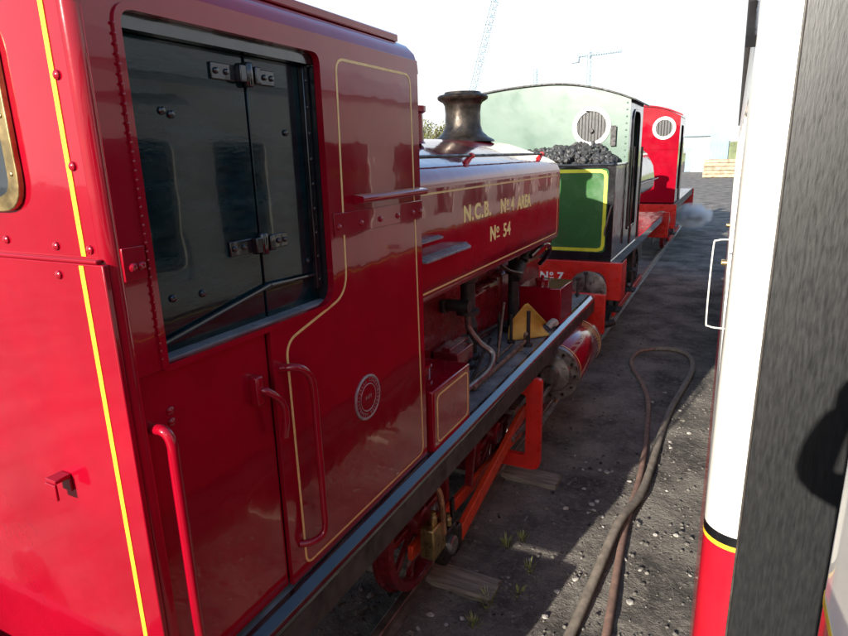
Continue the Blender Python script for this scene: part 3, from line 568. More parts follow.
# loose things lying on the engine
def card():
    P = [pZ(515, 340, 1.375), pZ(547, 343, 1.375), pZ(555, 338, 1.375)]
    mb = MB(); n = 12; V = []
    b0 = Vector((-1.90, 5.62, 1.378)); b1 = Vector((-1.56, 5.98, 1.378)); d = (b1-b0); nrm = Vector((d.y, -d.x, 0)).normalized()
    for j in range(n):
        t = j/(n-1)
        for i in range(n):
            s = i/(n-1); hgt = t*(.10+.28*max(0, 1-abs(s-.42)/.62)); bend = .10*sin(pi*t)*(.3+s)+.05*t
            V.append(b0+d*s*(1-.12*t)+d*.10*t + Vector((0, 0, hgt)) - nrm*bend)
    k = len(V); V2 = [v+nrm*.006 for v in V]
    F = [(j*n+i, j*n+i+1, (j+1)*n+i+1, (j+1)*n+i) for j in range(n-1) for i in range(n-1)]; F += [tuple(q+k for q in f[::-1]) for f in F]
    ring = [i for i in range(n)]+[j*n+n-1 for j in range(1, n)]+[(n-1)*n+i for i in range(n-2, -1, -1)]+[j*n for j in range(n-2, 0, -1)]
    F += [(ring[i], ring[(i+1) % len(ring)], k+ring[(i+1) % len(ring)], k+ring[i]) for i in range(len(ring))]
    return mb.add(V+V2, F)
tag(part('card', card(), 'paper', at=(-1.73, 5.8, 1.378), ang=180), 'curled yellow card propped beside the red box on the running plate', 'card')
tag(part('rag', MB().tube([(-1.64, 6.18, 1.41), (-1.60, 6.22, 1.46), (-1.585, 6.27, 1.43)], .04, 8, smooth=3), 'rag', at=(-1.6, 6.2, 1.37)), 'pale grey rag tucked behind the curled yellow card', 'rag')
def iron_(p0, p1, r, lab, hook=True):
    p0 = Vector(p0); p1 = Vector(p1); pts = [p0, p0.lerp(p1, .5), p1]
    if hook: pts += [p1+Vector((.0, .04, .05)), p1+Vector((.02, .0, .09))]
    tag(part('fire_iron', MB().tube(pts, r, 8, smooth=4), 'rust', at=(p0.x, p0.y, 1.37)), lab, 'fire iron', 'fire irons on the running plate')
a = pZ(474, 388, 1.40); b = pZ(524, 342, 1.42); iron_(a, b, .020, 'thick rusty fire iron lying along the plate towards the black post')
a = pZ(470, 382, 1.40); b = pZ(512, 344, 1.40); iron_(a, b, .012, 'thin rusty fire iron lying inboard of the thick one', False)
a = pZ(497, 363, 1.385); b = pX(504, 303, a.x-.12); iron_(a, b, .013, 'rusty fire iron standing upright, leaning towards the boiler', False)

# ================================================================== GREEN ENGINE
E2 = thing('steam_locomotive', 'green steam engine numbered No 7 with coal filled bunker facing the camera', 'locomotive', (XC, 13, 0), 'steam engines coupled in a line')
XR = -1.50; XL = 2*XC-XR; YB = 9.05; YC = 10.1; ZP = 1.66
part('rear_buffer_beam', MB().box(XL-.18, XR+.18, 8.95, 9.03, 1.10, ZP), 'bright', E2, bev=.01)
part('beam_gusset', MB().box(XR+.165, XR+.18, 9.03, 9.4, 1.10, ZP-.005), 'bright', E2)
text('lettering', 'N', .165, onYn(-2.53, 8.9485, 1.36), 'white', E2, 1.05, .001, .006); text('lettering', 'o', .10, onYn(-2.38, 8.9485, 1.425), 'white', E2, 1.1, .001, .004)
part('lettering', MB().box(-2.375, -2.31, 8.947, 8.951, 1.38, 1.393), 'white', E2); text('lettering', '7', .165, onYn(-2.26, 8.9485, 1.36), 'white', E2, 1.1, .001, .006)
for x in (-1.70, 2*XC+1.70): buffer_(E2, x, 8.95, 1.345, -1, r=.265)
part('coupling_hook', MB().tube([(XC, 8.95, 1.3), (XC, 8.75, 1.3), (XC, 8.66, 1.36), (XC, 8.6, 1.28), (XC, 8.68, 1.22)], .035, 8, smooth=4), 'iron', E2)
part('vacuum_pipe', MB().tube([(-1.62, 9.0, 1.0), (-1.60, 8.9, .82), (-1.5, 8.9, .74), (-1.40, 9.0, .76)], .05, 10, smooth=5), 'black', E2)
part('running_plate', MB().box(XL, XR, 9.03, 17.0, ZP-.03, ZP), 'maroon', E2)
part('valance', MB().box(XR-.02, XR+.012, 9.03, 17.0, ZP-.15, ZP+.008), 'edge', E2)
part('bunker_base', MB().box(XL-.0, XR, YB+.005, YC+1.45, ZP+.002, ZP+.07), 'blackg', E2)
bk = part('bunker_back', MB().box(XL, XR, YB, YB+.02, ZP+.07, 3.04), 'blackg', E2, bev=.006)
gp = [(XL+.09, ZP+.13), (XR-.09, ZP+.13), (XR-.09, 3.0), (XL+.09, 3.0)]
part('green_panel', MB().prism([fillet(gp, .07)], 'XZ', YB-.004, YB), 'green', E2)
part('yellow_line', MB().ribbon(fillet([(XL+.125, ZP+.165), (XR-.125, ZP+.165), (XR-.125, 2.965), (XL+.125, 2.965)], .08, 2), 'XZ', YB-.0065, YB-.0045, .048), mat('lime_yellow_line', (.60, .56, .03), .4, var=.1), E2)
part('bunker_side', MB().box(XR-.02, XR+.002, YB+.021, YC, ZP+.07, 3.04), 'blackg', E2); part('bunker_side', MB().box(XL, XL+.02, YB+.021, YC, ZP+.07, 3.04), 'blackg', E2)
part('bunker_rim', MB().tube([(XR, YC, 3.05), (XR, YB+.03, 3.05), (XR-.03, YB, 3.05), (XL+.03, YB, 3.05), (XL, YB+.03, 3.05), (XL, YC, 3.05)], .02, 8), 'blackg', E2)
part('bunker_floor', MB().box(XL+.02, XR-.02, YB+.02, YC, 2.6, 2.65), 'black', E2)
part('handrail', MB().tube([(XR-.10, YB-.03, 2.05), (XR-.10, YB-.06, 2.10), (XR-.03, YB-.06, 2.45), (XR-.03, YB, 2.47)], .012, 8), 'steel', E2)
# cab
zr = 3.99; zc = 4.30
XLC = -4.35
def zroof(x): return 4.285 - .155*(x+2.85)**2 if x > -2.85 else 4.285 - .06*(x+2.85)**2
zr = zroof(XR)
arc = [(XLC+(XR-XLC)*k/24, zroof(XLC+(XR-XLC)*k/24)) for k in range(25)]
SPX = -2.08; SPZ = 3.62; SR = .235
sp1 = circ(SPX, SPZ, SR); sp2 = circ(2*XC-SPX, SPZ, SR)
part('cab_rear_sheet', MB().prism([[(XR, 2.66), (XLC, 2.66)]+arc, sp1], 'XZ', YC, YC+.02), 'palegreen', E2)
for cx in (SPX,):
    o = part('spectacle_frame', MB().prism([circ(cx, SPZ, .30), circ(cx, SPZ, SR-.002)], 'XZ', YC-.018, YC-.001), 'rim', E2, bev=.004)
    part('pane', MB().prism([circ(cx, SPZ, SR)], 'XZ', YC+.008, YC+.013), 'mesh', o)
    for k in range(9):
        x = cx-.2+.05*k; hh = sqrt(max(.001, (SR-.004)**2-(x-cx)**2)); part('guard_bar', MB().tube([(x, YC-.004, SPZ-hh), (x, YC-.004, SPZ+hh)], .0035, 6), 'mesh', o)
    part('wiper_boss', MB().disc((cx, YC-.02, SPZ-.06), (0, -1, 0), .035, .03, 12), 'black', o)
part('lamp_iron', MB().box(XR-.27, XR-.19, YC-.06, YC-.001, 3.32, 3.36).box(XR-.27, XR-.19, YC-.06, YC-.05, 3.36, 3.62), 'black', E2)
for k in range(9): part('rivet', boltY(XR-.05, 3.15+k*.1, YC-.0005, .014, .01), 'palegreen', E2)
cs = [(YC+.02, ZP+.07), (YC+1.42, ZP+.07), (YC+1.42, zr), (YC+.02, zr)]
dw = fillet([(YC+.30, 2.0), (YC+1.05, 2.0), (YC+1.05, 3.86), (YC+.30, 3.86)], [.03, .03, .22, .22], 6)
part('cab_side_sheet', MB().prism([cs, dw], 'YZ', XR-.02, XR), 'blackg', E2); part('cab_side_sheet', MB().prism([cs, dw], 'YZ', XLC, XLC+.02), 'blackg', E2)
part('doorway_bead', MB().ribbon(dw, 'YZ', XR-.025, XR+.02, .04), 'blackg', E2, bev=.01)
part('handrail', MB().tube([(XR+.06, YC+.22, ZP+.1), (XR+.06, YC+.22, 3.3)], .018, 10), 'blackg', E2); part('handrail', MB().tube([(XR+.06, YC+1.14, ZP+.1), (XR+.06, YC+1.14, 3.3)], .018, 10), 'blackg', E2)
part('cab_front_sheet', MB().prism([[(XR, 1.8), (XLC, 1.8)]+arc], 'XZ', YC+1.42, YC+1.44), 'palegreen', E2)
ra = [(XLC-.06+(XR-XLC+.12)*k/24, zroof(XLC-.06+(XR-XLC+.12)*k/24)+.003) for k in range(25)]
part('cab_roof', MB().prism([ra+[(x, z+.022) for x, z in reversed(ra)]], 'XZ', YC-.05, YC+1.75), 'black', E2, ang=50)
# tank, boiler, chimney
h2p = [(-1.86, 2.30), (-1.70, 2.34), (-1.64, 2.44), (-1.63, 2.6), (-1.68, 2.9), (-1.82, 3.16), (-2.05, 3.36), (-2.35, 3.48), (XC, 3.52)]
part('saddle_tank', MB().prism([h2p+[(2*XC-x, z) for x, z in reversed(h2p[:-1])]], 'XZ', YC+1.45, 15.2), mat('dark_green_tank', (.03, .06, .03), .12, coat=.7, var=.15, vscale=3, wob=.05), E2, bev=.04, ang=50)
part('boiler', MB().lathe([(.58, 0), (.58, 4.9), (.5, 5.0)], (XC, YC+1.44, 2.35), (0, 1, 0), 32), 'black', E2)
part('chimney', MB().lathe([(.30, 0), (.22, .06), (.18, .15), (.17, .6), (.23, .68), (.22, .74)], (XC, 15.7, 2.9), (0, 0, 1), 28), 'iron', E2)
part('handrail', MB().tube([(-1.55, YC+1.5, 2.62), (-1.55, 15.1, 2.62)], .014, 8), 'steel', E2)
for y in (12.3, 14.6): part('handrail_bracket', MB().tube([(-1.66, y, 2.62), (-1.55, y, 2.62)], .014, 8), 'steel', E2)
for s in (-1, 1): part('frame', MB().box(XC+s*.6-.015, XC+s*.6+.015, 9.03, 16.9, .45, ZP-.03), 'black', E2)
for y in (10.9, 12.6, 14.3):
    for s in (-1, 1): wheel(E2, y, XC+s*.80, s, .52, 'black')
part('coupling_rod', MB().bar((-1.70, 10.8, .42), (-1.70, 14.4, .42), .05, .11), 'bright', E2, bev=.008)
part('front_buffer_beam', MB().box(XL-.1, XR+.1, 17.0, 17.08, 1.0, ZP), 'bright', E2)
for y in (9.75, 11.35):
    st = part('footstep', MB().box(XR-.18, XR+.06, y, y+.32, .72, .75).box(XR-.18, XR+.06, y, y+.32, 1.10, 1.13).box(XR-.015, XR, y+.03, y+.29, .75, ZP-.16), 'black', E2)
part('injector', MB().disc((-1.56, 10.25, 1.2), (0, 1, 0), .10, .3, 16, .02).tube([(-1.5, 10.2, 1.2), (-1.42, 10.3, 1.05), (-1.44, 10.7, 1.0)], .03, 8, smooth=4), 'black', E2)
# coal
cr_ = random.Random(9); cm = MB(); cshapes = [rock(cr_, 1, .85) for _ in range(12)]
for i in range(1100):
    x = cr_.uniform(XL+.1, XR-.12); y = cr_.uniform(YB+.08, YC-.06); k = 1-abs(x-(-2.05))/1.2; k = max(.0, k)
    hgt = 3.04 + .36*min(1, (x-XL)*2, (XR-x)*2.2)*(.6+.4*k)*((y-YB)/(YC-YB))**.6
    z = hgt - cr_.random()**2*.22; r = cr_.uniform(.028, .062); V, F = cr_.choice(cshapes); e = Matrix.Rotation(cr_.uniform(0, 6), 3, Vector((cr_.gauss(0, 1), cr_.gauss(0, 1), cr_.gauss(0, 1))).normalized())
    cm.add([Vector((x, y, z))+e @ Vector(v)*r for v in V], F)
tag(part('coal', cm, 'coal', ang=10), 'heap of grey coal lumps piled in the bunker of the green engine', 'coal', kind='stuff')

# ================================================================== FARTHEST RED ENGINE
E3 = thing('steam_locomotive', 'red steam engine farthest away, with one round white rimmed cab window in view', 'locomotive', (XC, 23, 0), 'steam engines coupled in a line')
Y3 = 19.5; X3 = -1.50; X3L = 2*XC-X3; Z3 = 1.70
part('rear_buffer_beam', MB().box(X3L-.1, X3+.10, Y3-.35, Y3-.27, 1.0, Z3), 'bright', E3, bev=.01)
for x in (-1.75, 2*XC+1.75): buffer_(E3, x, Y3-.35, 1.3, -1)
part('running_plate', MB().box(X3L, X3+.04, Y3-.27, 27.5, Z3-.06, Z3), 'maroon', E3)
part('valance', MB().box(X3+.03, X3+.05, Y3-.27, 27.5, Z3-.22, Z3+.006), 'valance', E3)
arc3 = [(X3L+(X3-X3L)*k/24, 4.18+.30*(1-(2*k/24-1)**2)) for k in range(25)]
s3 = circ(-1.93, 3.86, .24); s3b = circ(2*XC+1.93, 3.86, .24)
part('cab_rear_sheet', MB().prism([[(X3, Z3+.03), (X3L, Z3+.03)]+arc3, s3, s3b], 'XZ', Y3, Y3+.02), 'red', E3)
for cx in (-1.93, 2*XC+1.93):
    o = part('spectacle_frame', MB().prism([circ(cx, 3.86, .32), circ(cx, 3.86, .238)], 'XZ', Y3-.03, Y3-.001), 'rim', E3); part('pane', MB().prism([circ(cx, 3.86, .24)], 'XZ', Y3+.006, Y3+.012), 'mesh', o)
    for k in range(5): part('guard_bar', MB().tube([(cx-.16+.08*k, Y3-.005, 3.65), (cx-.16+.08*k, Y3-.005, 4.07)], .012, 6), 'black', o)
part('joint_strip', MB().box(X3L, X3, Y3-.012, Y3-.001, 3.26, 3.34), 'red', E3)
cs3 = [(Y3+.02, Z3+.03), (Y3+2.0, Z3+.03), (Y3+2.0, 4.18), (Y3+.02, 4.18)]; dw3 = fillet([(Y3+.5, 2.1), (Y3+1.4, 2.1), (Y3+1.4, 3.95), (Y3+.5, 3.95)], .15)
part('cab_side_sheet', MB().prism([cs3, dw3], 'YZ', X3-.02, X3), 'blackg', E3); part('cab_side_sheet', MB().prism([cs3, dw3], 'YZ', X3L, X3L+.02), 'blackg', E3)
part('handrail', MB().tube([(X3+.06, Y3+.4, 1.8), (X3+.06, Y3+.4, 3.6)], .025, 8), 'black', E3)
ra3 = [(x*1.0+(.05 if x > XC else -.05), z) for x, z in arc3]
part('cab_roof', MB().prism([ra3+[(x, z+.04) for x, z in reversed(ra3)]], 'XZ', Y3-.05, Y3+2.1), 'red', E3, ang=50)
part('cab_front_sheet', MB().prism([[(X3, Z3), (X3L, Z3)]+arc3], 'XZ', Y3+2.0, Y3+2.02), 'red', E3)
part('saddle_tank', MB().prism([[(x-.02, z+.1) for x, z in tk]], 'XZ', Y3+2.03, 25.5), 'red', E3, ang=50)
part('boiler', MB().lathe([(.6, 0), (.6, 5.2), (.5, 5.3)], (XC, Y3+2.02, 2.4), (0, 1, 0), 28), 'maroon', E3)
part('chimney', MB().lathe([(.3, 0), (.2, .1), (.18, .6), (.24, .7), (.22, .75)], (XC, 26.2, 3.0), (0, 0, 1), 24), 'iron', E3)
for y in (21.2, 23.0, 24.8):
    for s in (-1, 1): wheel(E3, y, XC+s*.80, s, .5, 'maroon')
for s in (-1, 1): part('frame', MB().box(XC+s*.6-.015, XC+s*.6+.015, Y3-.27, 27.4, .5, Z3-.06), 'black', E3)
part('footstep', MB().box(X3-.1, X3+.06, Y3+.6, Y3+1.1, .7, .74).box(X3-.03, X3-.01, Y3+.65, Y3+1.05, .74, Z3-.2), 'valance', E3)
part('coupling_rod', MB().bar((-1.70, 21.1, .42), (-1.70, 24.9, .42), .05, .11), 'bright', E3)
part('front_buffer_beam', MB().box(X3L-.1, X3+.1, 27.5, 27.58, 1.0, Z3), 'bright', E3)

# ================================================================== COACH AHEAD ON THE RIGHT
C1 = thing('railway_coach', 'cream and red coach with weathered black end, ahead on the right', 'coach', (1.45, 9, 0), 'coaches on the right hand track')
CX0 = .018; CX1 = 2.88; CY0 = 1.60; CY1 = 17.5; RC = .085; ZW = 2.178; ZE = 3.78
def corner(z0, z1, m, nm, e=0., sub=None):
    pts = []
    for k in range(9):
        a = pi/2*k/8; pts.append((CX0+RC-(RC+e)*sin(pi/2-a), CY0+RC-(RC+e)*cos(pi/2-a)))
    # from side (a=0) round to end
    pts += [(CX0+RC, CY0+RC*.4), (CX0+RC*.4, CY0+RC)]
    return part(nm, MB().prism([pts], 'XY', z0, z1), m, C1, ang=50)
corner(.95, ZW, 'coachred', 'corner_panel'); corner(ZW+.042, ZE, 'coachcream', 'corner_panel')
corner(ZW, ZW+.014, 'yellow', 'yellow_line', .001); corner(ZW+.014, ZW+.042, 'blackg', 'black_line', .001)
for (z0, z1, m, nm) in ((.95, ZW, 'coachred', 'lower_side'),): part(nm, MB().box(CX0, CX0+.05, CY0+RC, CY1, z0, z1), m, C1)
part('yellow_line', MB().box(CX0-.001, CX0+.02, CY0+RC, CY1, ZW, ZW+.014), 'yellow', C1); part('black_line', MB().box(CX0-.001, CX0+.02, CY0+RC, CY1, ZW+.014, ZW+.042), 'blackg', C1)
wins = []; y = CY0+RC+.30; i = 0
while y < CY1-1.0:
    w = (.95, .55, .95)[i % 3]; wins.append((y, y+w)); y += w+(.36, .36, .50)[i % 3]; i += 1
part('upper_side', MB().prism([[(CY0+RC, ZW+.042), (CY1, ZW+.042), (CY1, ZE), (CY0+RC, ZE)]] + [rrect(a, b, 2.52, 3.36, .06, 4) for a, b in wins], 'YZ', CX0, CX0+.05), 'coachcream', C1)
for a, b in wins:
    o = part('window', MB().prism([rrect(a+.001, b-.001, 2.521, 3.359, .06, 4), rrect(a+.03, b-.03, 2.55, 3.33, .05, 4)], 'YZ', CX0+.012, CX0+.045), 'beadbrown', C1)
    part('pane', MB().box(CX0+.03, CX0+.036, a+.028, b-.028, 2.548, 3.332), 'glass', o)
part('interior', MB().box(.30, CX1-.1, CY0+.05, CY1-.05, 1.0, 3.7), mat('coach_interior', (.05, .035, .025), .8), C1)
part('coach_end', MB().box(CX0+RC, CX1, CY0-.0, CY0+.04, .95, ZE+.0), 'coachblack', C1)
part('end_bead', MB().prism([fillet([(CX0+RC-.004, CY0-.006), (CX0+RC+.002, CY0-.006), (CX0+RC+.002, CY0+.01), (CX0+RC-.004, CY0+.01)], .003, 2)], 'XY', .95, ZE), 'beadbrown', C1)
for z in (2.0,): pass
part('far_side', MB().box(CX1-.05, CX1, CY0+.045, CY1, .95, ZE), 'coachred', C1); part('far_end', MB().box(CX0, CX1-.055, CY1, CY1+.04, .95, ZE), 'coachblack', C1)
rf = [(CX0-.03, ZE), (CX0+.10, ZE+.12), (CX0+.4, ZE+.27), (CX0+.9, ZE+.37), (1.45, ZE+.40)]; rf = rf+[(2*1.45-x, z) for x, z in reversed(rf[:-1])]
part('roof', MB().prism([rf], 'XZ', CY0-.04, CY1+.08), 'coachroof', C1, ang=50)
part('rain_strip', MB().prism([[(1.75, 3.455), (2.1, 3.60), (3.0, 3.64), (3.0, 3.66), (2.08, 3.62), (1.74, 3.48)]], 'YZ', CX0-.022, CX0+.001), 'blackg', C1)
part('underframe', MB().box(CX0+.12, CX1-.12, CY0+.05, CY1-.05, .72, .948), 'under', C1)
part('solebar', MB().box(CX0+.06, CX0+.115, CY0+.05, CY1-.05, .70, .945), 'under', C1)
part('footboard', MB().box(CX0+.04, CX0+.30, CY0+.3, CY1-.3, .62, .65), 'under', C1)
for y in (3.2, 5.2, 13.4, 15.4):
    for s in (-1, 1): wheel(C1, y, 1.45+s*.8, s, .45, 'under')
def grab(y, z0, z1): part('grab_rail', MB().tube([(CX0, y, z0), (CX0-.05, y, z0+.005), (CX0-.062, y, z0+.04), (CX0-.062, y, z1-.04), (CX0-.05, y, z1-.005), (CX0, y, z1)], .0032, 8, smooth=4), 'coachcream', C1)
grab(2.62, 2.52, 2.88)
for y in (5.4, 8.2): part('door_handle', MB().bar((CX0-.03, y, 2.33), (CX0-.03, y+.10, 2.33), .02, .025).disc((CX0, y, 2.33), (-1, 0, 0), .025, .035, 12), 'brass', C1)
for s in (.55, 2.3): buffer_(C1, s, CY0, 1.16, -1)
# own coach, its front corner at the right edge
C2 = thing('railway_coach', 'cream and red coach whose near corner edges in at lower right', 'coach', (1.6, -4, 0), 'coaches on the right hand track')
OX = .145; OY = .80; OZ = 2.69; OXR = 2.85
def oprof(z): return OX
def oc(z0, z1, m, nm, e=0.):
    pts = []; R_ = .05
    for k in range(7): a = pi/2*k/6; pts.append((OX+R_-(R_+e)*cos(a), OY-R_+(R_+e)*sin(a)))
    pts += [(OX+R_, OY-R_*2), (OX-e, OY-R_*2)]
    return part(nm, MB().prism([pts], 'XY', z0, z1), m, C2, ang=50)
oc(.95, OZ, 'coachred', 'corner_panel'); oc(OZ+.010, 3.78, 'coachcream', 'corner_panel'); oc(OZ, OZ+.010, 'yellow', 'yellow_line', .001)
part('lower_side', MB().box(OX, OX+.04, -9, OY-.1, .95, OZ), 'coachred', C2); part('yellow_line', MB().box(OX-.001, OX+.03, -9, OY-.1, OZ, OZ+.010), 'yellow', C2)
ow = [(-.75, .25), (-2.2, -1.3), (-3.6, -2.7), (-5.4, -4.4), (-7, -6)]
part('upper_side', MB().prism([[(-9, OZ+.010), (OY-.1, OZ+.010), (OY-.1, 3.78), (-9, 3.78)]]+[rrect(a, b, 2.78, 3.5, .05, 4) for a, b in ow], 'YZ', OX, OX+.04), 'coachcream', C2)
for a, b in ow[1:]: part('pane', MB().box(OX+.022, OX+.028, a+.01, b-.01, 2.79, 3.49), 'glass', C2)
part('coach_end', MB().box(OX+.05, OXR, OY-.04, OY, .95, 3.78), 'coachblack', C2); part('far_side', MB().box(OXR-.04, OXR, -9, OY-.045, .95, 3.78), 'coachred', C2); part('far_end', MB().box(OX, OXR-.045, -9.04, -9, .95, 3.78), 'coachblack', C2)
part('floor', MB().box(OX+.045, OXR-.05, -9, OY-.05, 1.15, 1.25), 'under', C2)
rf2 = [(x+.10, z) for x, z in rf]; part('roof', MB().prism([rf2], 'XZ', -9.1, OY+.03), 'coachroof', C2, ang=50)
part('underframe', MB().box(OX+.12, OXR-.12, -8.9, OY-.05, .72, .948), 'under', C2)
for y in (-1.2, -3.2, -7):
    for s in (-1, 1): wheel(C2, y, 1.45+s*.8, s, .45, 'under')
for s in (.55, 2.3): buffer_(C2, s, OY, 1.16, 1, r=.2)

# ================================================================== BACKGROUND
def seg_lattice(mb, a, b, w, n, t):
    a = Vector(a); b = Vector(b); d = (b-a).normalized(); u = d.orthogonal().normalized(); v = d.cross(u)
    cs_ = [(u*i+v*j)*w/2 for i, j in ((-1, -1), (1, -1), (1, 1), (-1, 1))]
    for c in cs_: mb.bar(a+c, b+c, t, t)
    for k in range(n):
        p = a.lerp(b, k/n); q = a.lerp(b, (k+1)/n)
        for i in range(4): mb.bar(p+cs_[i], q+cs_[(i+1) % 4], t*.7, t*.7); mb.bar(q+cs_[i], q+cs_[(i+1) % 4], t*.7, t*.7)
t = thing('crane', 'tall lattice jib of a crane tinted haze blue rising behind the chimney', 'crane', (-66, 160, 0))
top_ = pY(499, -14, 160); bot = Vector((-70, 160, 3)); mb = MB(); seg_lattice(mb, bot, top_, 1.7, 24, .22); part('jib', mb, 'crane', t)
part('cab', MB().box(-73, -68, 157, 163, .8, 4), 'crane', t, bev=.2); part('crawler', MB().box(-74, -67, 156, 158, 0, 1), 'under', t); part('crawler', MB().box(-74, -67, 162, 164, 0, 1), 'under', t)
t = thing('crane', 'small distant tower crane with flat jib above the green cab', 'crane', (-55, 260, 0))
m_ = pY(590, 52, 260); mb = MB(); seg_lattice(mb, (m_.x, 260, 0), (m_.x, 260, m_.z), 1.6, 24, .25); part('mast', mb, 'crane', t)
mb = MB(); seg_lattice(mb, pY(573, 57, 260), pY(621, 51, 260), 1.1, 20, .2); part('jib', mb, 'crane', t); a = pY(575, 57, 260); part('counterweight', MB().box(a.x-1.2, a.x+1.6, 259, 261, a.z-2.2, a.z), 'crane', t)
t = thing('mast', 'short haze tinted lattice mast poking up above the green cab roof', 'mast', (-47, 160, 0))
a = pY(536, 69, 160); mb = MB(); seg_lattice(mb, (a.x, 160, 0), (a.x, 160, a.z), 1.0, 20, .2); part('lattice', mb, 'crane', t)
# sheds
t = thing('shed', 'white clad shed at the far end of the yard', 'shed', (-16, 106, 0))
part('wall', MB().box(-34, -3.6, 104, 112, 0, 5.4), 'shedwhite', t); part('roof', MB().prism([[(103.5, 5.4), (112.5, 5.4), (108, 6.6)]], 'YZ', -34.3, -3.4), 'shedwhite', t); part('gutter', MB().box(-34.3, -3.4, 103.3, 103.5, 5.25, 5.4), 'shedblue', t)
for k in range(4): part('door', MB().box(-9+k*-6, -6+k*-6, 103.95, 104, 0, 3.6), 'shedblue', t)
t = thing('shed', 'blue gabled shed beside the white one', 'shed', (-2.5, 100, 0))
part('wall', MB().prism([[(-3.4, 0), (-1.0, 0), (-1.0, 4.4), (-3.4, 6.6)]], 'XZ', 98, 108), 'shedblue', t); part('roof', MB().prism([[(-3.5, 6.72), (-.9, 4.35), (-.9, 4.5), (-3.5, 6.87)]], 'XZ', 97.8, 108.2), 'shedwhite', t)
for k in range(6): part('cladding_rib', MB().box(-3.3+k*.4, -3.25+k*.4, 97.94, 98, .1, 4.3), 'shedblue', t)
t = thing('timber_stack', 'stack of tan baulks at the end of the yard road', 'timber stack', (-1.8, 82, 0))
for k in range(5):
    for j in range(4): part('baulk', MB().box(-3.3+j*.02+k*.01, .2-j*.05, 80+j*.7, 80.6+j*.7, .05+k*.42, .05+k*.42+.38), 'timber', t, bev=.03)
part('grass_bank', MB().prism([[(-40, -.3), (30, -.3), (24, 3), (8, 5.2), (-12, 4.2), (-30, 2.5)]], 'XZ', 150, 180), 'grass', ang=60); tag(bpy.data.objects['grass_bank'], 'low green grass bank on the skyline', kind='structure')
# tree between cab and chimney
def tree(x, y, h, r, lab, seed):
    rr_ = random.Random(seed); t_ = thing('tree', lab, 'tree', (x, y, 0))
    tb = MB().tube([(x, y, 0), (x+.1, y, h*.3), (x-.1, y+.1, h*.6), (x, y, h*.85)], .2, 8, rs=[.28, .2, .13, .04])
    for k in range(9):
        a = rr_.uniform(0, 6.28); z = h*rr_.uniform(.3, .7); tb.tube([(x, y, z), (x+cos(a)*r*.5, y+sin(a)*r*.5, z+h*.12), (x+cos(a)*r*.85, y+sin(a)*r*.85, z+h*.2)], .06, 5, rs=[.09, .05, .02])
    part('trunk', tb, 'bark', t_); cb = MB(); cl = [(Vector((rr_.gauss(0, r*.5), rr_.gauss(0, r*.5), h*.66+rr_.gauss(0, h*.14))), rr_.uniform(.4, 1.)*r*.45) for _ in range(26)]
    for _ in range(3600):
        c, cr0 = rr_.choice(cl); d = Vector((rr_.gauss(0, 1), rr_.gauss(0, 1), rr_.gauss(0, 1))).normalized()*cr0*rr_.random()**.4; p = Vector((x, y, 0))+c+d
        u = Vector((rr_.gauss(0, 1), rr_.gauss(0, 1), rr_.gauss(0, 1))).normalized(); w = u.orthogonal().normalized(); s = rr_.uniform(.08, .16)
        cb.add([p-u*s, p+w*s*.6, p+u*s, p-w*s*.6], [(0, 1, 2, 3)])
    part('crown', cb, 'leaf', t_, ang=10)
a = pY(436, 128, 60); tree(a.x, 60, 7.2, 3.0, 'small yellow green tree seen between the cab and the chimney', 4)
a = pY(415, 128, 66); tree(a.x, 66, 7.6, 3.2, 'yellow green tree mostly hidden behind the red cab', 5)
# steam
st = bpy.data.materials.new('steam'); st.use_nodes = True; n = st.node_tree; n.nodes.clear(); out = n.nodes.new('ShaderNodeOutputMaterial'); pv = n.nodes.new('ShaderNodeVolumePrincipled')
pv.inputs['Color'].default_value = (1, 1, 1, 1); tcn = n.nodes.new('ShaderNodeTexCoord'); ln_ = n.nodes.new('ShaderNodeVectorMath'); ln_.operation = 'LENGTH'; n.links.new(tcn.outputs['Object'], ln_.inputs[0])
mr = n.nodes.new('ShaderNodeMapRange'); mr.inputs[1].default_value = .15; mr.inputs[2].default_value = .95; mr.inputs[3].default_value = 30; mr.inputs[4].default_value = 0; n.links.new(ln_.outputs['Value'], mr.inputs[0])
nzz = n.nodes.new('ShaderNodeTexNoise'); nzz.inputs['Scale'].default_value = 2.2; n.links.new(tcn.outputs['Object'], nzz.inputs[0]); mu = n.nodes.new('ShaderNodeMath'); mu.operation = 'MULTIPLY'; n.links.new(mr.outputs[0], mu.inputs[0])
mr2 = n.nodes.new('ShaderNodeMapRange'); mr2.inputs[1].default_value = .4; mr2.inputs[2].default_value = .62; n.links.new(nzz.outputs[0], mr2.inputs[0]); n.links.new(mr2.outputs[0], mu.inputs[1]); n.links.new(mu.outputs[0], pv.inputs['Density']); n.links.new(pv.outputs[0], out.inputs['Volume'])
bm = bmesh.new(); bmesh.ops.create_icosphere(bm, subdivisions=3, radius=1); me = bpy.data.meshes.new('steam'); bm.to_mesh(me); bm.free(); me.materials.append(st)
o = bpy.data.objects.new('steam', me); COL.objects.link(o); a = pY(691, 224, 26.5); o.location = a+Vector((0, 0, .35)); o.scale = (.85, .9, .55); tag(o, 'small puff of white steam beside the farthest red engine', 'steam', kind='stuff')

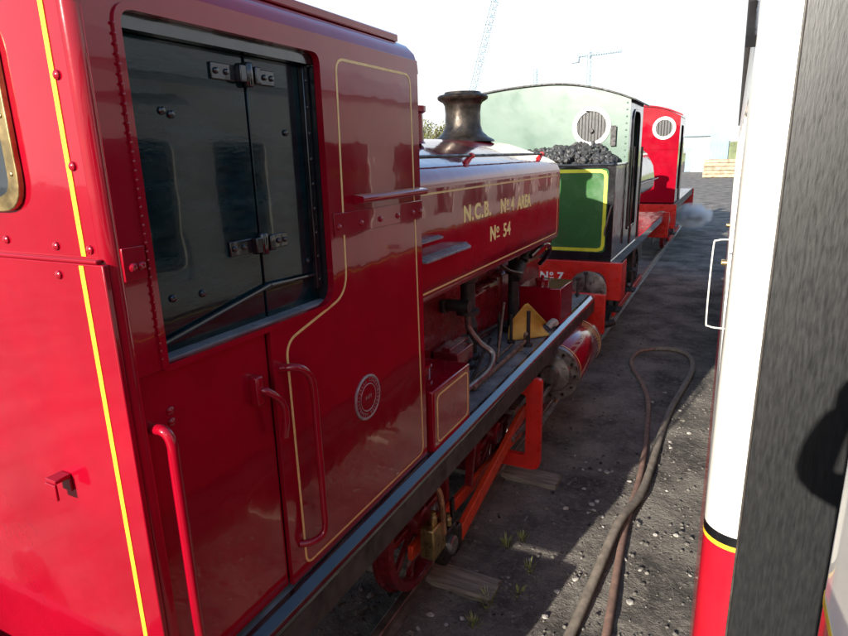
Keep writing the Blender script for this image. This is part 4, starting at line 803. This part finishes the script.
# ================================================================== the photographer, leaning out of the window behind the camera (shadow on the coach end)
PER = thing('person', 'person in dark jacket leaning from a coach window holding up a phone', 'person', (.62, -.6, 1.25))
def skin_body():
    V = [(.62, -.60, 2.16), (.56, -.56, 2.45), (.42, -.46, 2.78), (.27, -.37, 2.98), (.17, -.30, 3.12), (.13, -.27, 3.20), (.11, -.25, 3.30),
         (.16, -.22, 3.02), (.02, -.15, 2.94), (-.075, -.10, 2.965), (-.055, -.07, 3.05), (-.02, -.05, 3.14),
         (.30, -.50, 3.02), (.26, -.40, 2.90), (.20, -.20, 2.98), (.15, -.06, 3.14),
         (.66, -.50, 2.05), (.66, -.48, 1.70), (.68, -.50, 1.34), (.58, -.46, 1.29), (.62, -.74, 2.05), (.62, -.76, 1.70), (.66, -.78, 1.34), (.56, -.76, 1.29)]
    E = [(0, 1), (1, 2), (2, 3), (3, 4), (4, 5), (5, 6), (3, 7), (7, 8), (8, 9), (9, 10), (10, 11), (3, 12), (12, 13), (13, 14), (14, 15), (0, 16), (16, 17), (17, 18), (18, 19), (0, 20), (20, 21), (21, 22), (22, 23)]
    Rr = [.14, .13, .14, .13, .055, .075, .085, .07, .055, .05, .042, .03, .07, .055, .045, .03, .09, .065, .045, .035, .09, .065, .045, .035]
    me = bpy.data.meshes.new('body'); off = rootof(PER); me.from_pydata([tuple(Vector(v)-off) for v in V], E, []); o = bpy.data.objects.new('body', me); COL.objects.link(o); o.parent = PER
    m = o.modifiers.new('skin', 'SKIN'); m.use_smooth_shade = True; sub = o.modifiers.new('sub', 'SUBSURF'); sub.levels = 1; sub.render_levels = 1
    for i, r in enumerate(Rr): me.skin_vertices[0].data[i].radius = (r, r)
    me.skin_vertices[0].data[0].use_root = True; me.materials.append(M['jacket'])
skin_body()
part('hair', MB().lathe([(.02, .13), (.07, .115), (.10, .06), (.105, 0), (.09, -.05)], (.12, -.27, 3.31), (0, 0, 1), 20), 'hair', PER)
for (x, y, z, s_) in ((-.02, -.05, 3.14, 1), (.15, -.06, 3.14, -1)):
    hd = MB().tube([(x, y, z-.02), (x+.01*s_, y+.005, z+.03), (x+.02*s_, y+.01, z+.06)], .026, 8, rs=[.024, .032, .026])
    for k in range(4): hd.tube([(x+.012*s_, y+.012, z+.015+.017*k), (x+.035*s_, y+.022, z+.018+.017*k), (x+.06*s_, y+.016, z+.02+.016*k)], .008, 6, rs=[.009, .009, .007])
    hd.tube([(x, y-.01, z+.03), (x+.025*s_, y-.02, z+.05), (x+.05*s_, y-.012, z+.055)], .009, 6, rs=[.011, .01, .008]); part('hand', hd, 'skin', PER)
tag(part('phone', MB().box(.0, .155, -.036, -.027, 3.185, 3.262), 'phone', bev=.003), 'black phone held up in both hands at the coach window', 'phone')

# a low flat wagon added out of view for its dark reflection in the rear sheet
WG = thing('added_flat_wagon', 'low dark flat wagon added out of view to be mirrored in the nearest red engine', 'wagon', (XC, -4, 0))
for k in range(22): part('deck_plank', MB().box(XC-1.12, XC+1.12, -6.9+k*.26, -6.9+k*.26+.25, 1.16, 1.22), 'under', WG)
part('underframe', MB().box(XC-1.0, XC+1.0, -6.85, -1.25, .86, 1.155), 'under', WG)
for y in (-5.4, -2.6):
    for s_ in (-1, 1): wheel(WG, y, XC+s_*.8, s_, .42, 'under')
